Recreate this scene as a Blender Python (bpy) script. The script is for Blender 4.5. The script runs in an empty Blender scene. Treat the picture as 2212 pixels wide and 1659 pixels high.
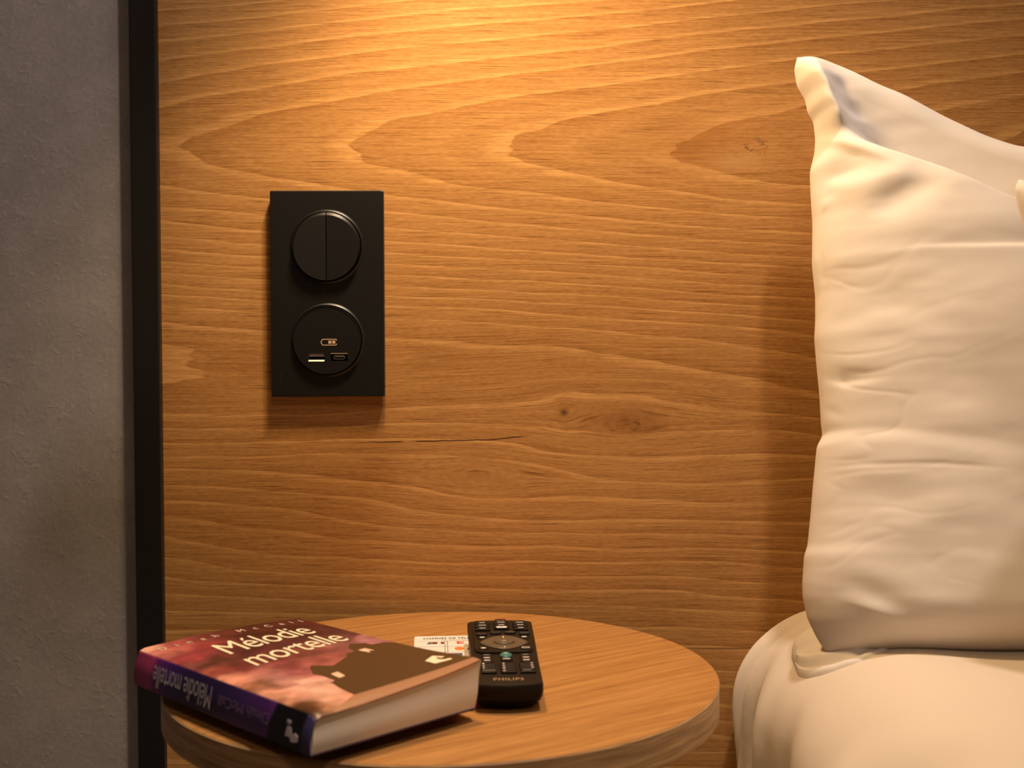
import bpy, bmesh, math, random
import numpy as np
from mathutils import Vector, Matrix
from mathutils.geometry import tessellate_polygon

scene = bpy.context.scene
C = scene.collection
PI = math.pi

# ------------------------------------------------------------------ camera
cam_d = bpy.data.cameras.new('camera')
cam_d.sensor_width = 36.0
cam_d.lens = 2600.0 / 2212.0 * 36.0
cam_d.clip_start = 0.02
cam = bpy.data.objects.new('camera', cam_d)
C.objects.link(cam)
cam.matrix_world = (Matrix.Translation((0, -0.91, 0.75))
                    @ Matrix.Rotation(math.radians(90 - 1.75), 4, 'X')
                    @ Matrix.Rotation(-0.0035, 4, 'Z'))
cam_d.dof.use_dof = True
cam_d.dof.focus_distance = 0.90
cam_d.dof.aperture_fstop = 10.5
scene.camera = cam

# ------------------------------------------------------------------ world, exposure
world = bpy.data.worlds.new('world')
scene.world = world
world.use_nodes = True
world.node_tree.nodes['Background'].inputs[0].default_value = (1.0, 0.75, 0.55, 1)
world.node_tree.nodes['Background'].inputs[1].default_value = 0.0
scene.view_settings.view_transform = 'Standard'
scene.view_settings.look = 'None'
scene.view_settings.exposure = 0.0
scene.view_settings.gamma = 1.0
scene.view_settings.use_curve_mapping = False
scene.cycles.use_light_tree = False
scene.cycles.max_bounces = 4
scene.cycles.diffuse_bounces = 3
scene.cycles.glossy_bounces = 2

READING_POS = (-0.07, -0.165, 1.21)
READING_W = 11.9
READING_COL = (1.0, 0.665, 0.33)
DOWN_POS = (0.32, -0.50, 2.435)
DOWN_W = 90.0
DOWN_COL = (1.0, 0.83, 0.73)
ROOM_W = 8.0
ROOM_COL = (1.0, 0.75, 0.56)


# ------------------------------------------------------------------ helpers
def obj(name, verts, faces, mat, parent=None, smooth=False):
    me = bpy.data.meshes.new(name)
    me.from_pydata([tuple(map(float, v)) for v in verts], [], [tuple(map(int, f)) for f in faces])
    me.update()
    if smooth:
        me.polygons.foreach_set('use_smooth', [True] * len(me.polygons))
    if mat is not None:
        me.materials.append(mat)
    o = bpy.data.objects.new(name, me)
    C.objects.link(o)
    if parent is not None:
        o.parent = parent
    return o


def bmobj(name, bm, mat, parent=None, smooth=False):
    bmesh.ops.recalc_face_normals(bm, faces=bm.faces)
    me = bpy.data.meshes.new(name)
    bm.to_mesh(me)
    bm.free()
    if smooth:
        me.polygons.foreach_set('use_smooth', [True] * len(me.polygons))
    me.materials.append(mat)
    o = bpy.data.objects.new(name, me)
    C.objects.link(o)
    if parent is not None:
        o.parent = parent
    return o


def empty(name, loc=(0, 0, 0), rz=0.0):
    o = bpy.data.objects.new(name, None)
    C.objects.link(o)
    o.location = loc
    o.rotation_euler = (0, 0, rz)
    o.empty_display_size = 0.02
    return o


def tag(o, label, cat=None, group=None, kind=None):
    o['label'] = label
    if cat:
        o['category'] = cat
    if group:
        o['group'] = group
    if kind:
        o['kind'] = kind
    return o


def struct(o):
    o['kind'] = 'structure'
    return o


def box_bm(x0, x1, y0, y1, z0, z1, bevel=0.0, seg=2):
    bm = bmesh.new()
    bmesh.ops.create_cube(bm, size=1.0)
    for v in bm.verts:
        v.co = Vector(((x0 + x1) / 2 + v.co.x * (x1 - x0), (y0 + y1) / 2 + v.co.y * (y1 - y0),
                       (z0 + z1) / 2 + v.co.z * (z1 - z0)))
    if bevel > 0:
        bmesh.ops.bevel(bm, geom=list(bm.edges), offset=bevel, segments=seg, profile=0.5, affect='EDGES')
    return bm


def box(name, x0, x1, y0, y1, z0, z1, mat, parent=None, bevel=0.0, seg=2):
    return bmobj(name, box_bm(x0, x1, y0, y1, z0, z1, bevel, seg), mat, parent, False)


def lathe(name, prof, mat, parent=None, center=(0, 0, 0), axis='Z', n=64, smooth=True, closed=False):
    """prof: list of (r, h); axis Z: h up, axis Y: h towards -y (out of the wall)."""
    vs, fs = [], []
    for r, h in prof:
        for k in range(n):
            a = 2 * PI * k / n
            if axis == 'Z':
                vs.append((center[0] + r * math.cos(a), center[1] + r * math.sin(a), center[2] + h))
            else:
                vs.append((center[0] + r * math.cos(a), center[1] - h, center[2] + r * math.sin(a)))
    m = len(prof)
    for i in range(m - 1 + (1 if closed else 0)):
        j = (i + 1) % m
        for k in range(n):
            l = (k + 1) % n
            fs.append((i * n + k, i * n + l, j * n + l, j * n + k))
    if not closed:
        if prof[0][0] > 1e-6:
            fs.append(tuple(reversed(range(n))))
        if prof[-1][0] > 1e-6:
            fs.append(tuple((m - 1) * n + k for k in range(n)))
    o = obj(name, vs, fs, mat, parent, smooth)
    fix_normals(o)
    if smooth:
        sharp(o, 35)
    return o


def fix_normals(o):
    bm = bmesh.new()
    bm.from_mesh(o.data)
    bmesh.ops.recalc_face_normals(bm, faces=bm.faces)
    bm.to_mesh(o.data)
    bm.free()


def sharp(o, deg):
    o.data.set_sharp_from_angle(angle=math.radians(deg))


def tube(name, pts, r, mat, parent=None, n=16):
    vs, fs = [], []
    pts = [Vector(p) for p in pts]
    for i, p in enumerate(pts):
        d = (pts[min(i + 1, len(pts) - 1)] - pts[max(i - 1, 0)]).normalized()
        a = d.orthogonal().normalized()
        b = d.cross(a)
        for k in range(n):
            t = 2 * PI * k / n
            vs.append(p + a * r * math.cos(t) + b * r * math.sin(t))
    for i in range(len(pts) - 1):
        for k in range(n):
            l = (k + 1) % n
            fs.append((i * n + k, i * n + l, (i + 1) * n + l, (i + 1) * n + k))
    fs.append(tuple(reversed(range(n))))
    fs.append(tuple((len(pts) - 1) * n + k for k in range(n)))
    o = obj(name, vs, fs, mat, parent, True)
    fix_normals(o)
    sharp(o, 40)
    return o


def prism(name, outline, mapf, h0, h1, mat, parent=None):
    """Extruded polygon: outline in 2-D, mapf(u, v, h) gives the 3-D point."""
    n = len(outline)
    vs = [mapf(u, v, h0) for u, v in outline] + [mapf(u, v, h1) for u, v in outline]
    tris = tessellate_polygon([[Vector((u, v, 0)) for u, v in outline]])
    fs = [tuple(t) for t in tris] + [tuple(i + n for i in reversed(t)) for t in tris]
    for i in range(n):
        j = (i + 1) % n
        fs.append((i, j, n + j, n + i))
    o = obj(name, vs, fs, mat, parent)
    fix_normals(o)
    return o


def text_poly(body, extra_space=1.0, bold=0.0):
    """Flat glyph mesh of the built-in font, size 1."""
    cu = bpy.data.curves.new('glyphs', 'FONT')
    cu.body = body
    cu.size = 1.0
    cu.resolution_u = 3
    cu.space_character = extra_space
    cu.offset = bold
    cu.fill_mode = 'FRONT'
    cu.dimensions = '2D'
    ob = bpy.data.objects.new('glyphs', cu)
    C.objects.link(ob)
    dg = bpy.context.evaluated_depsgraph_get()
    me = bpy.data.meshes.new_from_object(ob.evaluated_get(dg))
    vs = [(v.co.x, v.co.y) for v in me.vertices]
    fs = [tuple(p.vertices) for p in me.polygons]
    bpy.data.objects.remove(ob)
    bpy.data.curves.remove(cu)
    bpy.data.meshes.remove(me)
    x0 = min(v[0] for v in vs)
    x1 = max(v[0] for v in vs)
    return [((v[0] - x0), v[1]) for v in vs], fs, x1 - x0


def text_on(name, body, width, height_scale, mapf, mat, parent, space=1.0, slant=0.0, bold=0.0):
    """Text fitted to a width; height_scale = size of the em (m); mapf(x, y) -> 3-D."""
    vs, fs, w = text_poly(body, space, bold)
    k = width / w
    pts = [mapf((x + slant * y) * k, y * height_scale) for x, y in vs]
    return obj(name, pts, fs, mat, parent)


def vnoise(x, y, seed=0):
    rng = np.random.RandomState(seed)
    g = rng.rand(128, 128)
    xi = np.floor(x).astype(int)
    yi = np.floor(y).astype(int)
    fx = x - xi
    fy = y - yi
    fx = fx * fx * fx * (fx * (fx * 6 - 15) + 10)
    fy = fy * fy * fy * (fy * (fy * 6 - 15) + 10)
    a = g[xi % 128, yi % 128]
    b = g[(xi + 1) % 128, yi % 128]
    c = g[xi % 128, (yi + 1) % 128]
    d = g[(xi + 1) % 128, (yi + 1) % 128]
    return (a * (1 - fx) + b * fx) * (1 - fy) + (c * (1 - fx) + d * fx) * fy - 0.5


def fbm(x, y, seed=0, octv=4):
    s = 0
    for k in range(octv):
        s = s + vnoise(x * 2 ** k + 17.3 * k, y * 2 ** k + 5.1 * k, seed + k) * 0.5 ** k
    return s


# ------------------------------------------------------------------ shader helpers
class Nodes:
    def __init__(self, name):
        self.mat = bpy.data.materials.new(name)
        self.mat.use_nodes = True
        self.nt = self.mat.node_tree
        self.bsdf = self.nt.nodes['Principled BSDF']

    def new(self, t):
        return self.nt.nodes.new(t)

    def put(self, sock, v):
        if isinstance(v, bpy.types.NodeSocket):
            self.nt.links.new(v, sock)
        elif isinstance(v, (tuple, list)) and len(v) == 3 and sock.type == 'RGBA':
            sock.default_value = (*v, 1)
        else:
            sock.default_value = v

    def m(self, op, a, b=None, c=None, clamp=False):
        n = self.new('ShaderNodeMath')
        n.operation = op
        n.use_clamp = clamp
        self.put(n.inputs[0], a)
        if b is not None:
            self.put(n.inputs[1], b)
        if c is not None:
            self.put(n.inputs[2], c)
        return n.outputs[0]

    def add(self, a, b): return self.m('ADD', a, b)
    def sub(self, a, b): return self.m('SUBTRACT', a, b)
    def mul(self, a, b): return self.m('MULTIPLY', a, b)
    def div(self, a, b): return self.m('DIVIDE', a, b)

    def sstep(self, x, e0, e1):
        n = self.new('ShaderNodeMapRange')
        n.interpolation_type = 'SMOOTHSTEP'
        self.put(n.inputs[0], x)
        rev = e0 > e1
        n.inputs[1].default_value = min(e0, e1)
        n.inputs[2].default_value = max(e0, e1)
        n.inputs[3].default_value = 1.0 if rev else 0.0
        n.inputs[4].default_value = 0.0 if rev else 1.0
        return n.outputs[0]

    def vec(self, x, y, z=0.0):
        n = self.new('ShaderNodeCombineXYZ')
        for i, v in enumerate((x, y, z)):
            self.put(n.inputs[i], v)
        return n.outputs[0]

    def noise(self, vec, scale=1.0, detail=2.0, rough=0.5, dist=0.0):
        n = self.new('ShaderNodeTexNoise')
        self.put(n.inputs['Vector'], vec)
        n.inputs['Scale'].default_value = scale
        n.inputs['Detail'].default_value = detail
        n.inputs['Roughness'].default_value = rough
        n.inputs['Distortion'].default_value = dist
        return n.outputs['Fac']

    def mix(self, f, a, b, blend='MIX'):
        n = self.new('ShaderNodeMix')
        n.data_type = 'RGBA'
        n.blend_type = blend
        self.put(n.inputs[0], f)
        self.put(n.inputs[6], a)
        self.put(n.inputs[7], b)
        return n.outputs[2]

    def mixf(self, f, a, b):
        n = self.new('ShaderNodeMix')
        n.data_type = 'FLOAT'
        self.put(n.inputs[0], f)
        self.put(n.inputs[2], a)
        self.put(n.inputs[3], b)
        return n.outputs[0]

    def coords(self, kind='Object'):
        n = self.new('ShaderNodeTexCoord')
        s = self.new('ShaderNodeSeparateXYZ')
        self.nt.links.new(n.outputs[kind], s.inputs[0])
        return s.outputs[0], s.outputs[1], s.outputs[2]

    def bump(self, h, strength=0.3, dist=0.001):
        n = self.new('ShaderNodeBump')
        n.inputs['Strength'].default_value = strength
        n.inputs['Distance'].default_value = dist
        self.put(n.inputs['Height'], h)
        self.nt.links.new(n.outputs[0], self.bsdf.inputs['Normal'])

    def set(self, **kw):
        names = dict(color='Base Color', rough='Roughness', metal='Metallic', spec='Specular IOR Level',
                     sheen='Sheen Weight', coat='Coat Weight', emit='Emission Color', emits='Emission Strength',
                     sheenr='Sheen Roughness')
        for k, v in kw.items():
            self.put(self.bsdf.inputs[names[k]], v)
        return self.mat


def plain(name, col, rough=0.5, spec=0.5, metal=0.0, var=0.06, scale=200.0):
    """Plain surface with a slight procedural mottling."""
    g = Nodes(name)
    x, y, z = g.coords()
    n = g.noise(g.vec(x, y, z), scale, 1)
    lo = tuple(c * (1 - var) for c in col)
    hi = tuple(min(1, c * (1 + var)) for c in col)
    return g.set(color=g.mix(n, lo, hi), rough=rough, spec=spec, metal=metal)


# ------------------------------------------------------------------ wood of the headboard
def headboard_wood():
    g = Nodes('oak_veneer')
    x, _, z = g.coords()
    w0 = g.sub(g.noise(g.vec(g.mul(x, 3.0), g.mul(z, 9.0)), 1, 2), 0.5)
    w1 = g.sub(g.noise(g.vec(g.mul(x, 9.0), g.mul(z, 70.0), 3.0), 1, 2), 0.5)
    zz = g.add(g.add(z, g.mul(w0, 0.010)), g.mul(w1, 0.0012))

    def knot(zin, cx, cz, R, ex):
        dx = g.div(g.sub(x, cx), ex)
        dz = g.sub(zin, cz)
        r2 = g.add(g.mul(dx, dx), g.mul(dz, dz))
        f = g.div(r2, g.add(r2, R * R))
        return g.add(cz, g.mul(dz, f)), g.m('SQRT', r2)

    zz, r_k2 = knot(zz, 0.084, 0.693, 0.020, 2.6)
    zz, r_k3 = knot(zz, 0.039, 0.700, 0.005, 1.6)
    zz, r_k4 = knot(zz, -0.02, 0.655, 0.012, 3.2)
    # cathedral figure around z = 0.896
    dc = g.sub(zz, 0.896)
    ab = g.m('ABSOLUTE', dc)
    up = g.sstep(dc, -0.01, 0.01)
    k = g.mixf(up, 165.0, 112.0)
    gg = g.div(g.mul(g.mul(dc, dc), k), g.add(1.0, g.mul(ab, 7.0)))
    F1 = g.div(g.sub(x, gg), 0.122)
    F2 = g.add(g.mul(g.sub(zz, 0.73), 78.0), g.add(g.mul(x, 3.0), -11.5))
    F2 = g.add(F2, g.mul(g.sub(g.noise(g.vec(g.mul(x, 2.5), g.mul(z, 14.0), 7.0), 1, 2), 0.5), 3.0))
    low = g.sstep(z, 0.79, 0.70)
    ph = g.mixf(low, F1, F2)
    ph = g.add(ph, g.mul(w1, 0.40))
    t = g.m('FRACT', ph)
    t2 = g.m('FRACT', g.mul(ph, 2.37))
    light = g.sub(g.mul(g.sstep(t, 0.72, 0.96), g.sstep(t, 1.0, 0.985)), g.mul(g.sstep(t, 0.55, 0.0), 0.42))
    light2 = g.mul(g.sstep(t2, 0.5, 1.0), 0.16)
    # long streaks and pores
    st = g.noise(g.vec(g.mul(x, 5.0), g.mul(zz, 210.0)), 1, 3, 0.6)
    st2 = g.noise(g.vec(g.mul(x, 13.0), g.mul(zz, 760.0), 5.0), 1, 2, 0.6)
    pore = g.sstep(g.noise(g.vec(g.mul(x, 24.0), g.mul(zz, 1250.0), 9.0), 1, 1, 0.5), 0.58, 0.70)
    fibre = g.noise(g.vec(g.mul(x, 160.0), g.mul(zz, 1000.0), 2.0), 1, 1, 0.5)
    big = g.noise(g.vec(g.mul(x, 2.0), g.mul(z, 10.0), 1.0), 1, 2)
    patch = g.sstep(g.noise(g.vec(g.mul(x, 24.0), g.mul(zz, 330.0), 4.0), 1, 2, 0.6), 0.34, 0.66)
    lum = g.add(g.mul(light, g.add(0.35, g.mul(patch, 0.75))), light2)
    lum = g.add(g.mul(lum, 0.50), g.mul(g.sub(st, 0.5), 0.34))
    lum = g.add(lum, g.mul(g.sub(st2, 0.5), 0.85))
    lum = g.add(lum, g.mul(g.sub(big, 0.5), 0.40))
    lum = g.add(lum, g.mul(g.sub(fibre, 0.5), 0.70))
    lum = g.m('ADD', lum, 0.46, clamp=True)
    col = g.mix(lum, (0.31, 0.134, 0.034), (0.65, 0.36, 0.130))
    col = g.mix(g.mul(pore, g.add(0.24, g.mul(patch, 0.46))), col, (0.17, 0.068, 0.020))

    # knots: heart, ring and dark checks
    def spot(cx, cz, sx, sz):
        dx = g.div(g.sub(x, cx), sx)
        dz = g.div(g.sub(z, cz), sz)
        return g.m('EXPONENT', g.mul(g.add(g.mul(dx, dx), g.mul(dz, dz)), -1.0))

    chk = g.noise(g.vec(g.mul(x, 150.0), g.mul(z, 330.0), 2.2), 1, 3, 0.7, 0.6)
    chk = g.sstep(chk, 0.52, 0.63)
    col = g.mix(g.mul(spot(0.135, 0.903, 0.045, 0.018), 0.45), col, (0.30, 0.115, 0.03))
    col = g.mix(g.mul(spot(0.172, 0.890, 0.018, 0.008), 0.75), col, (0.52, 0.30, 0.125))
    col = g.mix(g.mul(g.mul(spot(0.180, 0.900, 0.014, 0.006), chk), 0.9), col, (0.06, 0.025, 0.012))
    col = g.mix(g.mul(spot(0.086, 0.694, 0.034, 0.013), 0.55), col, (0.25, 0.095, 0.028))
    col = g.mix(g.mul(g.mul(spot(0.086, 0.691, 0.014, 0.006), chk), 0.85), col, (0.09, 0.035, 0.012))
    col = g.mix(g.mul(spot(0.0392, 0.7005, 0.0032, 0.0026), 0.9), col, (0.09, 0.04, 0.018))
    # long check under the switch plate
    zl = g.add(0.6779, g.mul(g.add(x, 0.13), 0.018))
    zl = g.add(zl, g.mul(g.sstep(x, -0.02, 0.012), 0.0022))
    zl = g.add(zl, g.mul(g.sub(g.noise(g.vec(g.mul(x, 90.0), 0.0), 1, 2), 0.5), 0.0014))
    dl = g.m('ABSOLUTE', g.sub(z, zl))
    line = g.mul(g.sstep(dl, 0.00075, 0.0002), g.mul(g.sstep(x, -0.135, -0.09), g.sstep(x, 0.014, 0.004)))
    line = g.mul(line, g.sstep(g.noise(g.vec(g.mul(x, 45.0), 4.0), 1, 2), 0.34, 0.48))
    col = g.mix(g.mul(line, 0.9), col, (0.05, 0.02, 0.01))
    # seam-like dark grain line low down
    line2 = g.mul(g.sstep(g.m('ABSOLUTE', g.sub(z, g.add(0.5205, g.mul(w1, 0.002)))), 0.0010, 0.0003), g.sstep(x, 0.1, 0.15))
    col = g.mix(g.mul(line2, 0.6), col, (0.07, 0.03, 0.012))
    h = st2
    g.bump(h, 0.14, 0.0003)
    return g.set(color=col, rough=0.50, spec=0.16)


def laminate_wood(name, ang, dark, light, zrim=False):
    """Straight-grained oak for the table top (grain turned by ang) or its rim."""
    g = Nodes(name)
    x, y, z = g.coords()
    if zrim:
        a = g.m('ARCTAN2', y, x)
        u = g.mul(a, 0.167)
        v = g.add(z, g.mul(g.sub(g.noise(g.vec(g.mul(u, 12.0), g.mul(z, 30.0)), 1, 2), 0.5), 0.009))
        st = g.noise(g.vec(g.mul(u, 7.0), g.mul(v, 260.0)), 1, 3, 0.6)
        st2 = g.noise(g.vec(g.mul(u, 40.0), g.mul(v, 900.0), 3.0), 1, 2, 0.5)
    else:
        c, s = math.cos(ang), math.sin(ang)
        u = g.add(g.mul(x, c), g.mul(y, s))
        v = g.sub(g.mul(y, c), g.mul(x, s))
        v = g.add(v, g.mul(g.sub(g.noise(g.vec(g.mul(u, 6.0), g.mul(v, 20.0)), 1, 2), 0.5), 0.01))
        st = g.noise(g.vec(g.mul(u, 7.0), g.mul(v, 190.0)), 1, 4, 0.6)
        st2 = g.noise(g.vec(g.mul(u, 45.0), g.mul(v, 800.0), 3.0), 1, 3, 0.6)
    lum = g.add(g.mul(g.sub(st, 0.5), 1.5), g.mul(g.sub(st2, 0.5), 0.9))
    lum = g.m('ADD', lum, 0.5, clamp=True)
    g.bump(st2, 0.12, 0.0003)
    return g.set(color=g.mix(lum, dark, light), rough=0.42, spec=0.25)


def wallpaper():
    g = Nodes('grey_plaster_paper')
    x, y, z = g.coords()
    v = g.vec(x, y, z)
    n1 = g.noise(v, 26, 2, 0.6)
    n2 = g.noise(v, 260, 2, 0.65)
    n3 = g.noise(v, 130, 2, 0.6, 0.3)
    weave = g.noise(g.vec(g.mul(x, 900.0), 0.0, g.mul(z, 120.0)), 1, 2)
    f = g.add(g.mul(n1, 0.45), g.add(g.mul(n2, 0.35), g.mul(weave, 0.2)))
    col = g.mix(g.sstep(f, 0.3, 0.7), (0.27, 0.250, 0.24), (0.355, 0.328, 0.315))
    cr = g.sstep(n3, 0.60, 0.70)
    h = g.add(g.add(g.mul(n2, 0.5), g.mul(n3, 0.9)), g.mul(cr, 0.4))
    g.bump(h, 0.24, 0.0007)
    return g.set(color=col, rough=0.85, spec=0.2)


def cotton(name, col=(0.80, 0.742, 0.685)):
    g = Nodes(name)
    x, y, z = g.coords()
    wv = g.noise(g.vec(g.mul(x, 2600.0), g.mul(y, 2600.0), g.mul(z, 500.0)), 1, 1)
    wh = g.noise(g.vec(g.mul(x, 500.0), g.mul(y, 500.0), g.mul(z, 2600.0), ), 1, 1)
    soft = g.noise(g.vec(g.mul(x, 22.0), g.mul(y, 22.0), g.mul(z, 40.0)), 1, 2, 0.55)
    f = g.add(g.mul(wv, 0.5), g.mul(wh, 0.5))
    c = g.mix(f, tuple(v * 0.95 for v in col), tuple(min(1, v * 1.05) for v in col))
    g.bump(soft, 0.22, 0.0022)
    return g.set(color=c, rough=0.9, spec=0.12)


M_oak = headboard_wood()
M_table = laminate_wood('oak_table_laminate', math.radians(34), (0.255, 0.104, 0.025), (0.57, 0.288, 0.089))
M_rim = laminate_wood('oak_rim_band', 0, (0.19, 0.095, 0.034), (0.74, 0.47, 0.22), True)
M_under = plain('table_underside', (0.25, 0.14, 0.06), 0.6)
M_grey = wallpaper()
M_blackmetal = plain('black_powder_coated_metal', (0.012, 0.011, 0.011), 0.38, 0.5)
M_anthracite = plain('anthracite_matt_plastic', (0.0075, 0.0073, 0.0072), 0.40, 0.45, 0, 0.1, 900)
M_anth2 = plain('anthracite_rocker_plastic', (0.0078, 0.0076, 0.0077), 0.40, 0.45, 0, 0.1, 900)
M_gap = plain('dark_gap', (0.003, 0.003, 0.003), 0.8, 0.1)
M_print = plain('beige_print', (0.62, 0.45, 0.28), 0.6, 0.3)
M_emb = plain('embossed_anthracite', (0.030, 0.029, 0.027), 0.40, 0.4)
M_steel = plain('port_steel', (0.75, 0.70, 0.62), 0.25, 0.5, 1.0, 0.04)
M_lip = plain('cream_port_lip', (0.95, 0.90, 0.72), 0.3, 0.5)
M_tongue = plain('port_tongue', (0.42, 0.39, 0.34), 0.5, 0.4)
M_cotton = cotton('white_cotton_pillowcase')
M_sheet = cotton('white_cotton_sheet', (0.75, 0.655, 0.545))
M_ceiling = plain('white_ceiling_paint', (0.75, 0.73, 0.70), 0.9, 0.2)
M_paint = plain('warm_wall_paint', (0.50, 0.45, 0.40), 0.9, 0.2)
M_carpet = plain('brown_carpet', (0.10, 0.075, 0.055), 0.95, 0.1, 0, 0.4, 400)
M_base = plain('dark_bed_base_fabric', (0.05, 0.045, 0.04), 0.9, 0.1, 0, 0.2, 600)

# ------------------------------------------------------------------ the room
ZC = 2.45
XL, XR, YF = -1.45, 2.75, -3.1
YB = 0.0035                                            # face of the papered wall
struct(box('floor', XL, XR, YF, YB + 0.1, -0.1, 0.0, M_carpet))
struct(box('ceiling', XL, XR, YF, YB + 0.1, ZC, ZC + 0.1, M_ceiling))
struct(box('wall_back', XL - 0.1, XR + 0.1, YB, YB + 0.1, 0.0, ZC, M_grey))
struct(box('wall_left', XL - 0.1, XL, YF, YB, 0.0, ZC, M_paint))
struct(box('wall_right', XR, XR + 0.1, YF, YB, 0.0, ZC, M_paint))
struct(box('wall_front', XL - 0.1, XR + 0.1, YF - 0.1, YF, 0.0, ZC, M_paint))

# oak headboard panel and its black edge profile
hb = box('headboard_panel', -0.2644, 2.15, 0.0, YB - 0.0002, 0.0, 1.55, M_oak)
tag(hb, 'wide oak veneer headboard panel with horizontal grain behind table and pillow', 'headboard')
tr = box('trim_1', -0.2847, -0.2643, -0.0062, YB, 0.0, 1.55, M_blackmetal, None, 0.0012, 3)
tag(tr, 'black metal edge strip between grey wall and oak panel')
struct(tr)

# ------------------------------------------------------------------ bed
def catmull(pts, n, sm=0.003):
    """resample a polyline by arc length and round its corners (sm in metres)"""
    pts = np.array(pts, float)
    d = np.r_[0, np.cumsum(np.hypot(*np.diff(pts, axis=0).T))]
    N = 3000
    x = np.linspace(0, d[-1], N)
    P = np.stack([np.interp(x, d, pts[:, 0]), np.interp(x, d, pts[:, 1])], 1)
    k = max(1, int(sm / d[-1] * N))
    ker = np.exp(-0.5 * (np.arange(-3 * k, 3 * k + 1) / k) ** 2)
    ker /= ker.sum()
    ext = np.vstack([2 * P[0] - P[3 * k:0:-1], P, 2 * P[-1] - P[-2:-3 * k - 2:-1]])
    P = np.stack([np.convolve(ext[:, q], ker, 'valid') for q in (0, 1)], 1)
    P[0], P[-1] = pts[0], pts[-1]
    s = np.linspace(0, 1, n) if np.isscalar(n) else np.asarray(n)
    return np.stack([np.interp(s * d[-1], x, P[:, 0]), np.interp(s * d[-1], x, P[:, 1])], 1)


def segdist(U, V, poly):
    """distance to a polyline and position (0..1) along it"""
    poly = np.array(poly, float)
    L = np.r_[0, np.cumsum(np.hypot(*np.diff(poly, axis=0).T))]
    best = np.full(U.shape, 1e9)
    par = np.zeros(U.shape)
    side = np.zeros(U.shape)
    for i in range(len(poly) - 1):
        a, b = poly[i], poly[i + 1]
        ab = b - a
        l2 = ab @ ab
        t = np.clip(((U - a[0]) * ab[0] + (V - a[1]) * ab[1]) / l2, 0, 1)
        dx = U - a[0] - t * ab[0]
        dy = V - a[1] - t * ab[1]
        d = np.hypot(dx, dy)
        m = d < best
        best = np.where(m, d, best)
        par = np.where(m, (L[i] + t * math.sqrt(l2)) / L[-1], par)
        side = np.where(m, np.sign(ab[0] * dy - ab[1] * dx), side)
    return best, par, side


def crease(U, V, poly, sig, amp, t0=0.15, t1=0.15, asym=0.0):
    d, p, s = segdist(U, V, poly)
    taper = np.ones_like(p)
    if t0 > 0:
        taper = taper * np.clip(p / t0, 0, 1)
    if t1 > 0:
        taper = taper * np.clip((1 - p) / t1, 0, 1)
    taper = taper * taper * (3 - 2 * taper)
    sg = sig * (1 + asym * s)
    return amp * np.exp(-(d / sg) ** 2) * taper


def grid_faces(n, m, off=0, flip=False):
    i, j = np.meshgrid(np.arange(n - 1), np.arange(m - 1), indexing='ij')
    a = (i * m + j + off).ravel()
    f = np.stack([a, a + m, a + m + 1, a + 1], 1)
    if flip:
        f = f[:, ::-1]
    return f


def fastmesh(name, V, Fq, mat, parent=None, smooth=True):
    me = bpy.data.meshes.new(name)
    me.vertices.add(len(V))
    me.vertices.foreach_set('co', np.asarray(V, np.float32).ravel())
    k = Fq.shape[1]
    me.loops.add(Fq.size)
    me.loops.foreach_set('vertex_index', Fq.astype(np.int32).ravel())
    me.polygons.add(len(Fq))
    me.polygons.foreach_set('loop_start', np.arange(0, Fq.size, k, dtype=np.int32))
    me.update(calc_edges=True)
    me.validate()
    if smooth:
        me.polygons.foreach_set('use_smooth', [True] * len(me.polygons))
    me.materials.append(mat)
    o = bpy.data.objects.new(name, me)
    C.objects.link(o)
    if parent is not None:
        o.parent = parent
    return o


bed = empty('bed', (1.1, -1.0, 0.0))
tag(bed, 'bed made up with a smooth white cotton sheet rounded over its edge', 'bed')


def local(o, parent):
    o.parent = parent
    o.matrix_parent_inverse = Matrix.Translation(-Vector(parent.location))
    return o


prof = [(0.178, 0.20), (0.172, 0.30), (0.1668, 0.40), (0.1663, 0.445), (0.1664, 0.478), (0.1685, 0.497), (0.1740, 0.5115),
        (0.1815, 0.5230), (0.1905, 0.5330), (0.2010, 0.5425), (0.2120, 0.5500), (0.2260, 0.5565), (0.2440, 0.5605),
        (0.2700, 0.5625), (0.33, 0.5635), (0.50, 0.565), (1.10, 0.567), (1.95, 0.565), (2.03, 0.54), (2.05, 0.45), (2.05, 0.2)]
qs = np.r_[np.linspace(0, 0.07, 40), np.linspace(0.071, 0.24, 200), np.linspace(0.243, 0.42, 60), np.linspace(0.43, 1, 60)]
PP = catmull(prof, qs, 0.008)
ys = np.r_[np.linspace(-0.004, -0.42, 240), np.linspace(-0.43, -1.95, 70), np.linspace(-1.955, -2.0, 8)]
Q, Yg = np.meshgrid(np.arange(len(qs)), ys, indexing='ij')
X0 = PP[Q, 0]
Z0 = PP[Q, 1]
tan = np.gradient(PP, axis=0)
tan /= np.hypot(tan[:, 0], tan[:, 1])[:, None]
nx, nz = -tan[:, 1], tan[:, 0]
arc = np.r_[0, np.cumsum(np.hypot(*np.diff(PP, axis=0).T))]
S = arc[Q]
sidew = np.clip((0.56 - Z0) / 0.10, 0, 1) * (X0 < 1.0)
disp = 0.006 * fbm(S * 5, Yg * 9 + 40, 3, 2) * (0.35 + sidew)
disp += 0.0022 * fbm(S * 12, Yg * 6 + 11, 8, 2)
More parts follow.
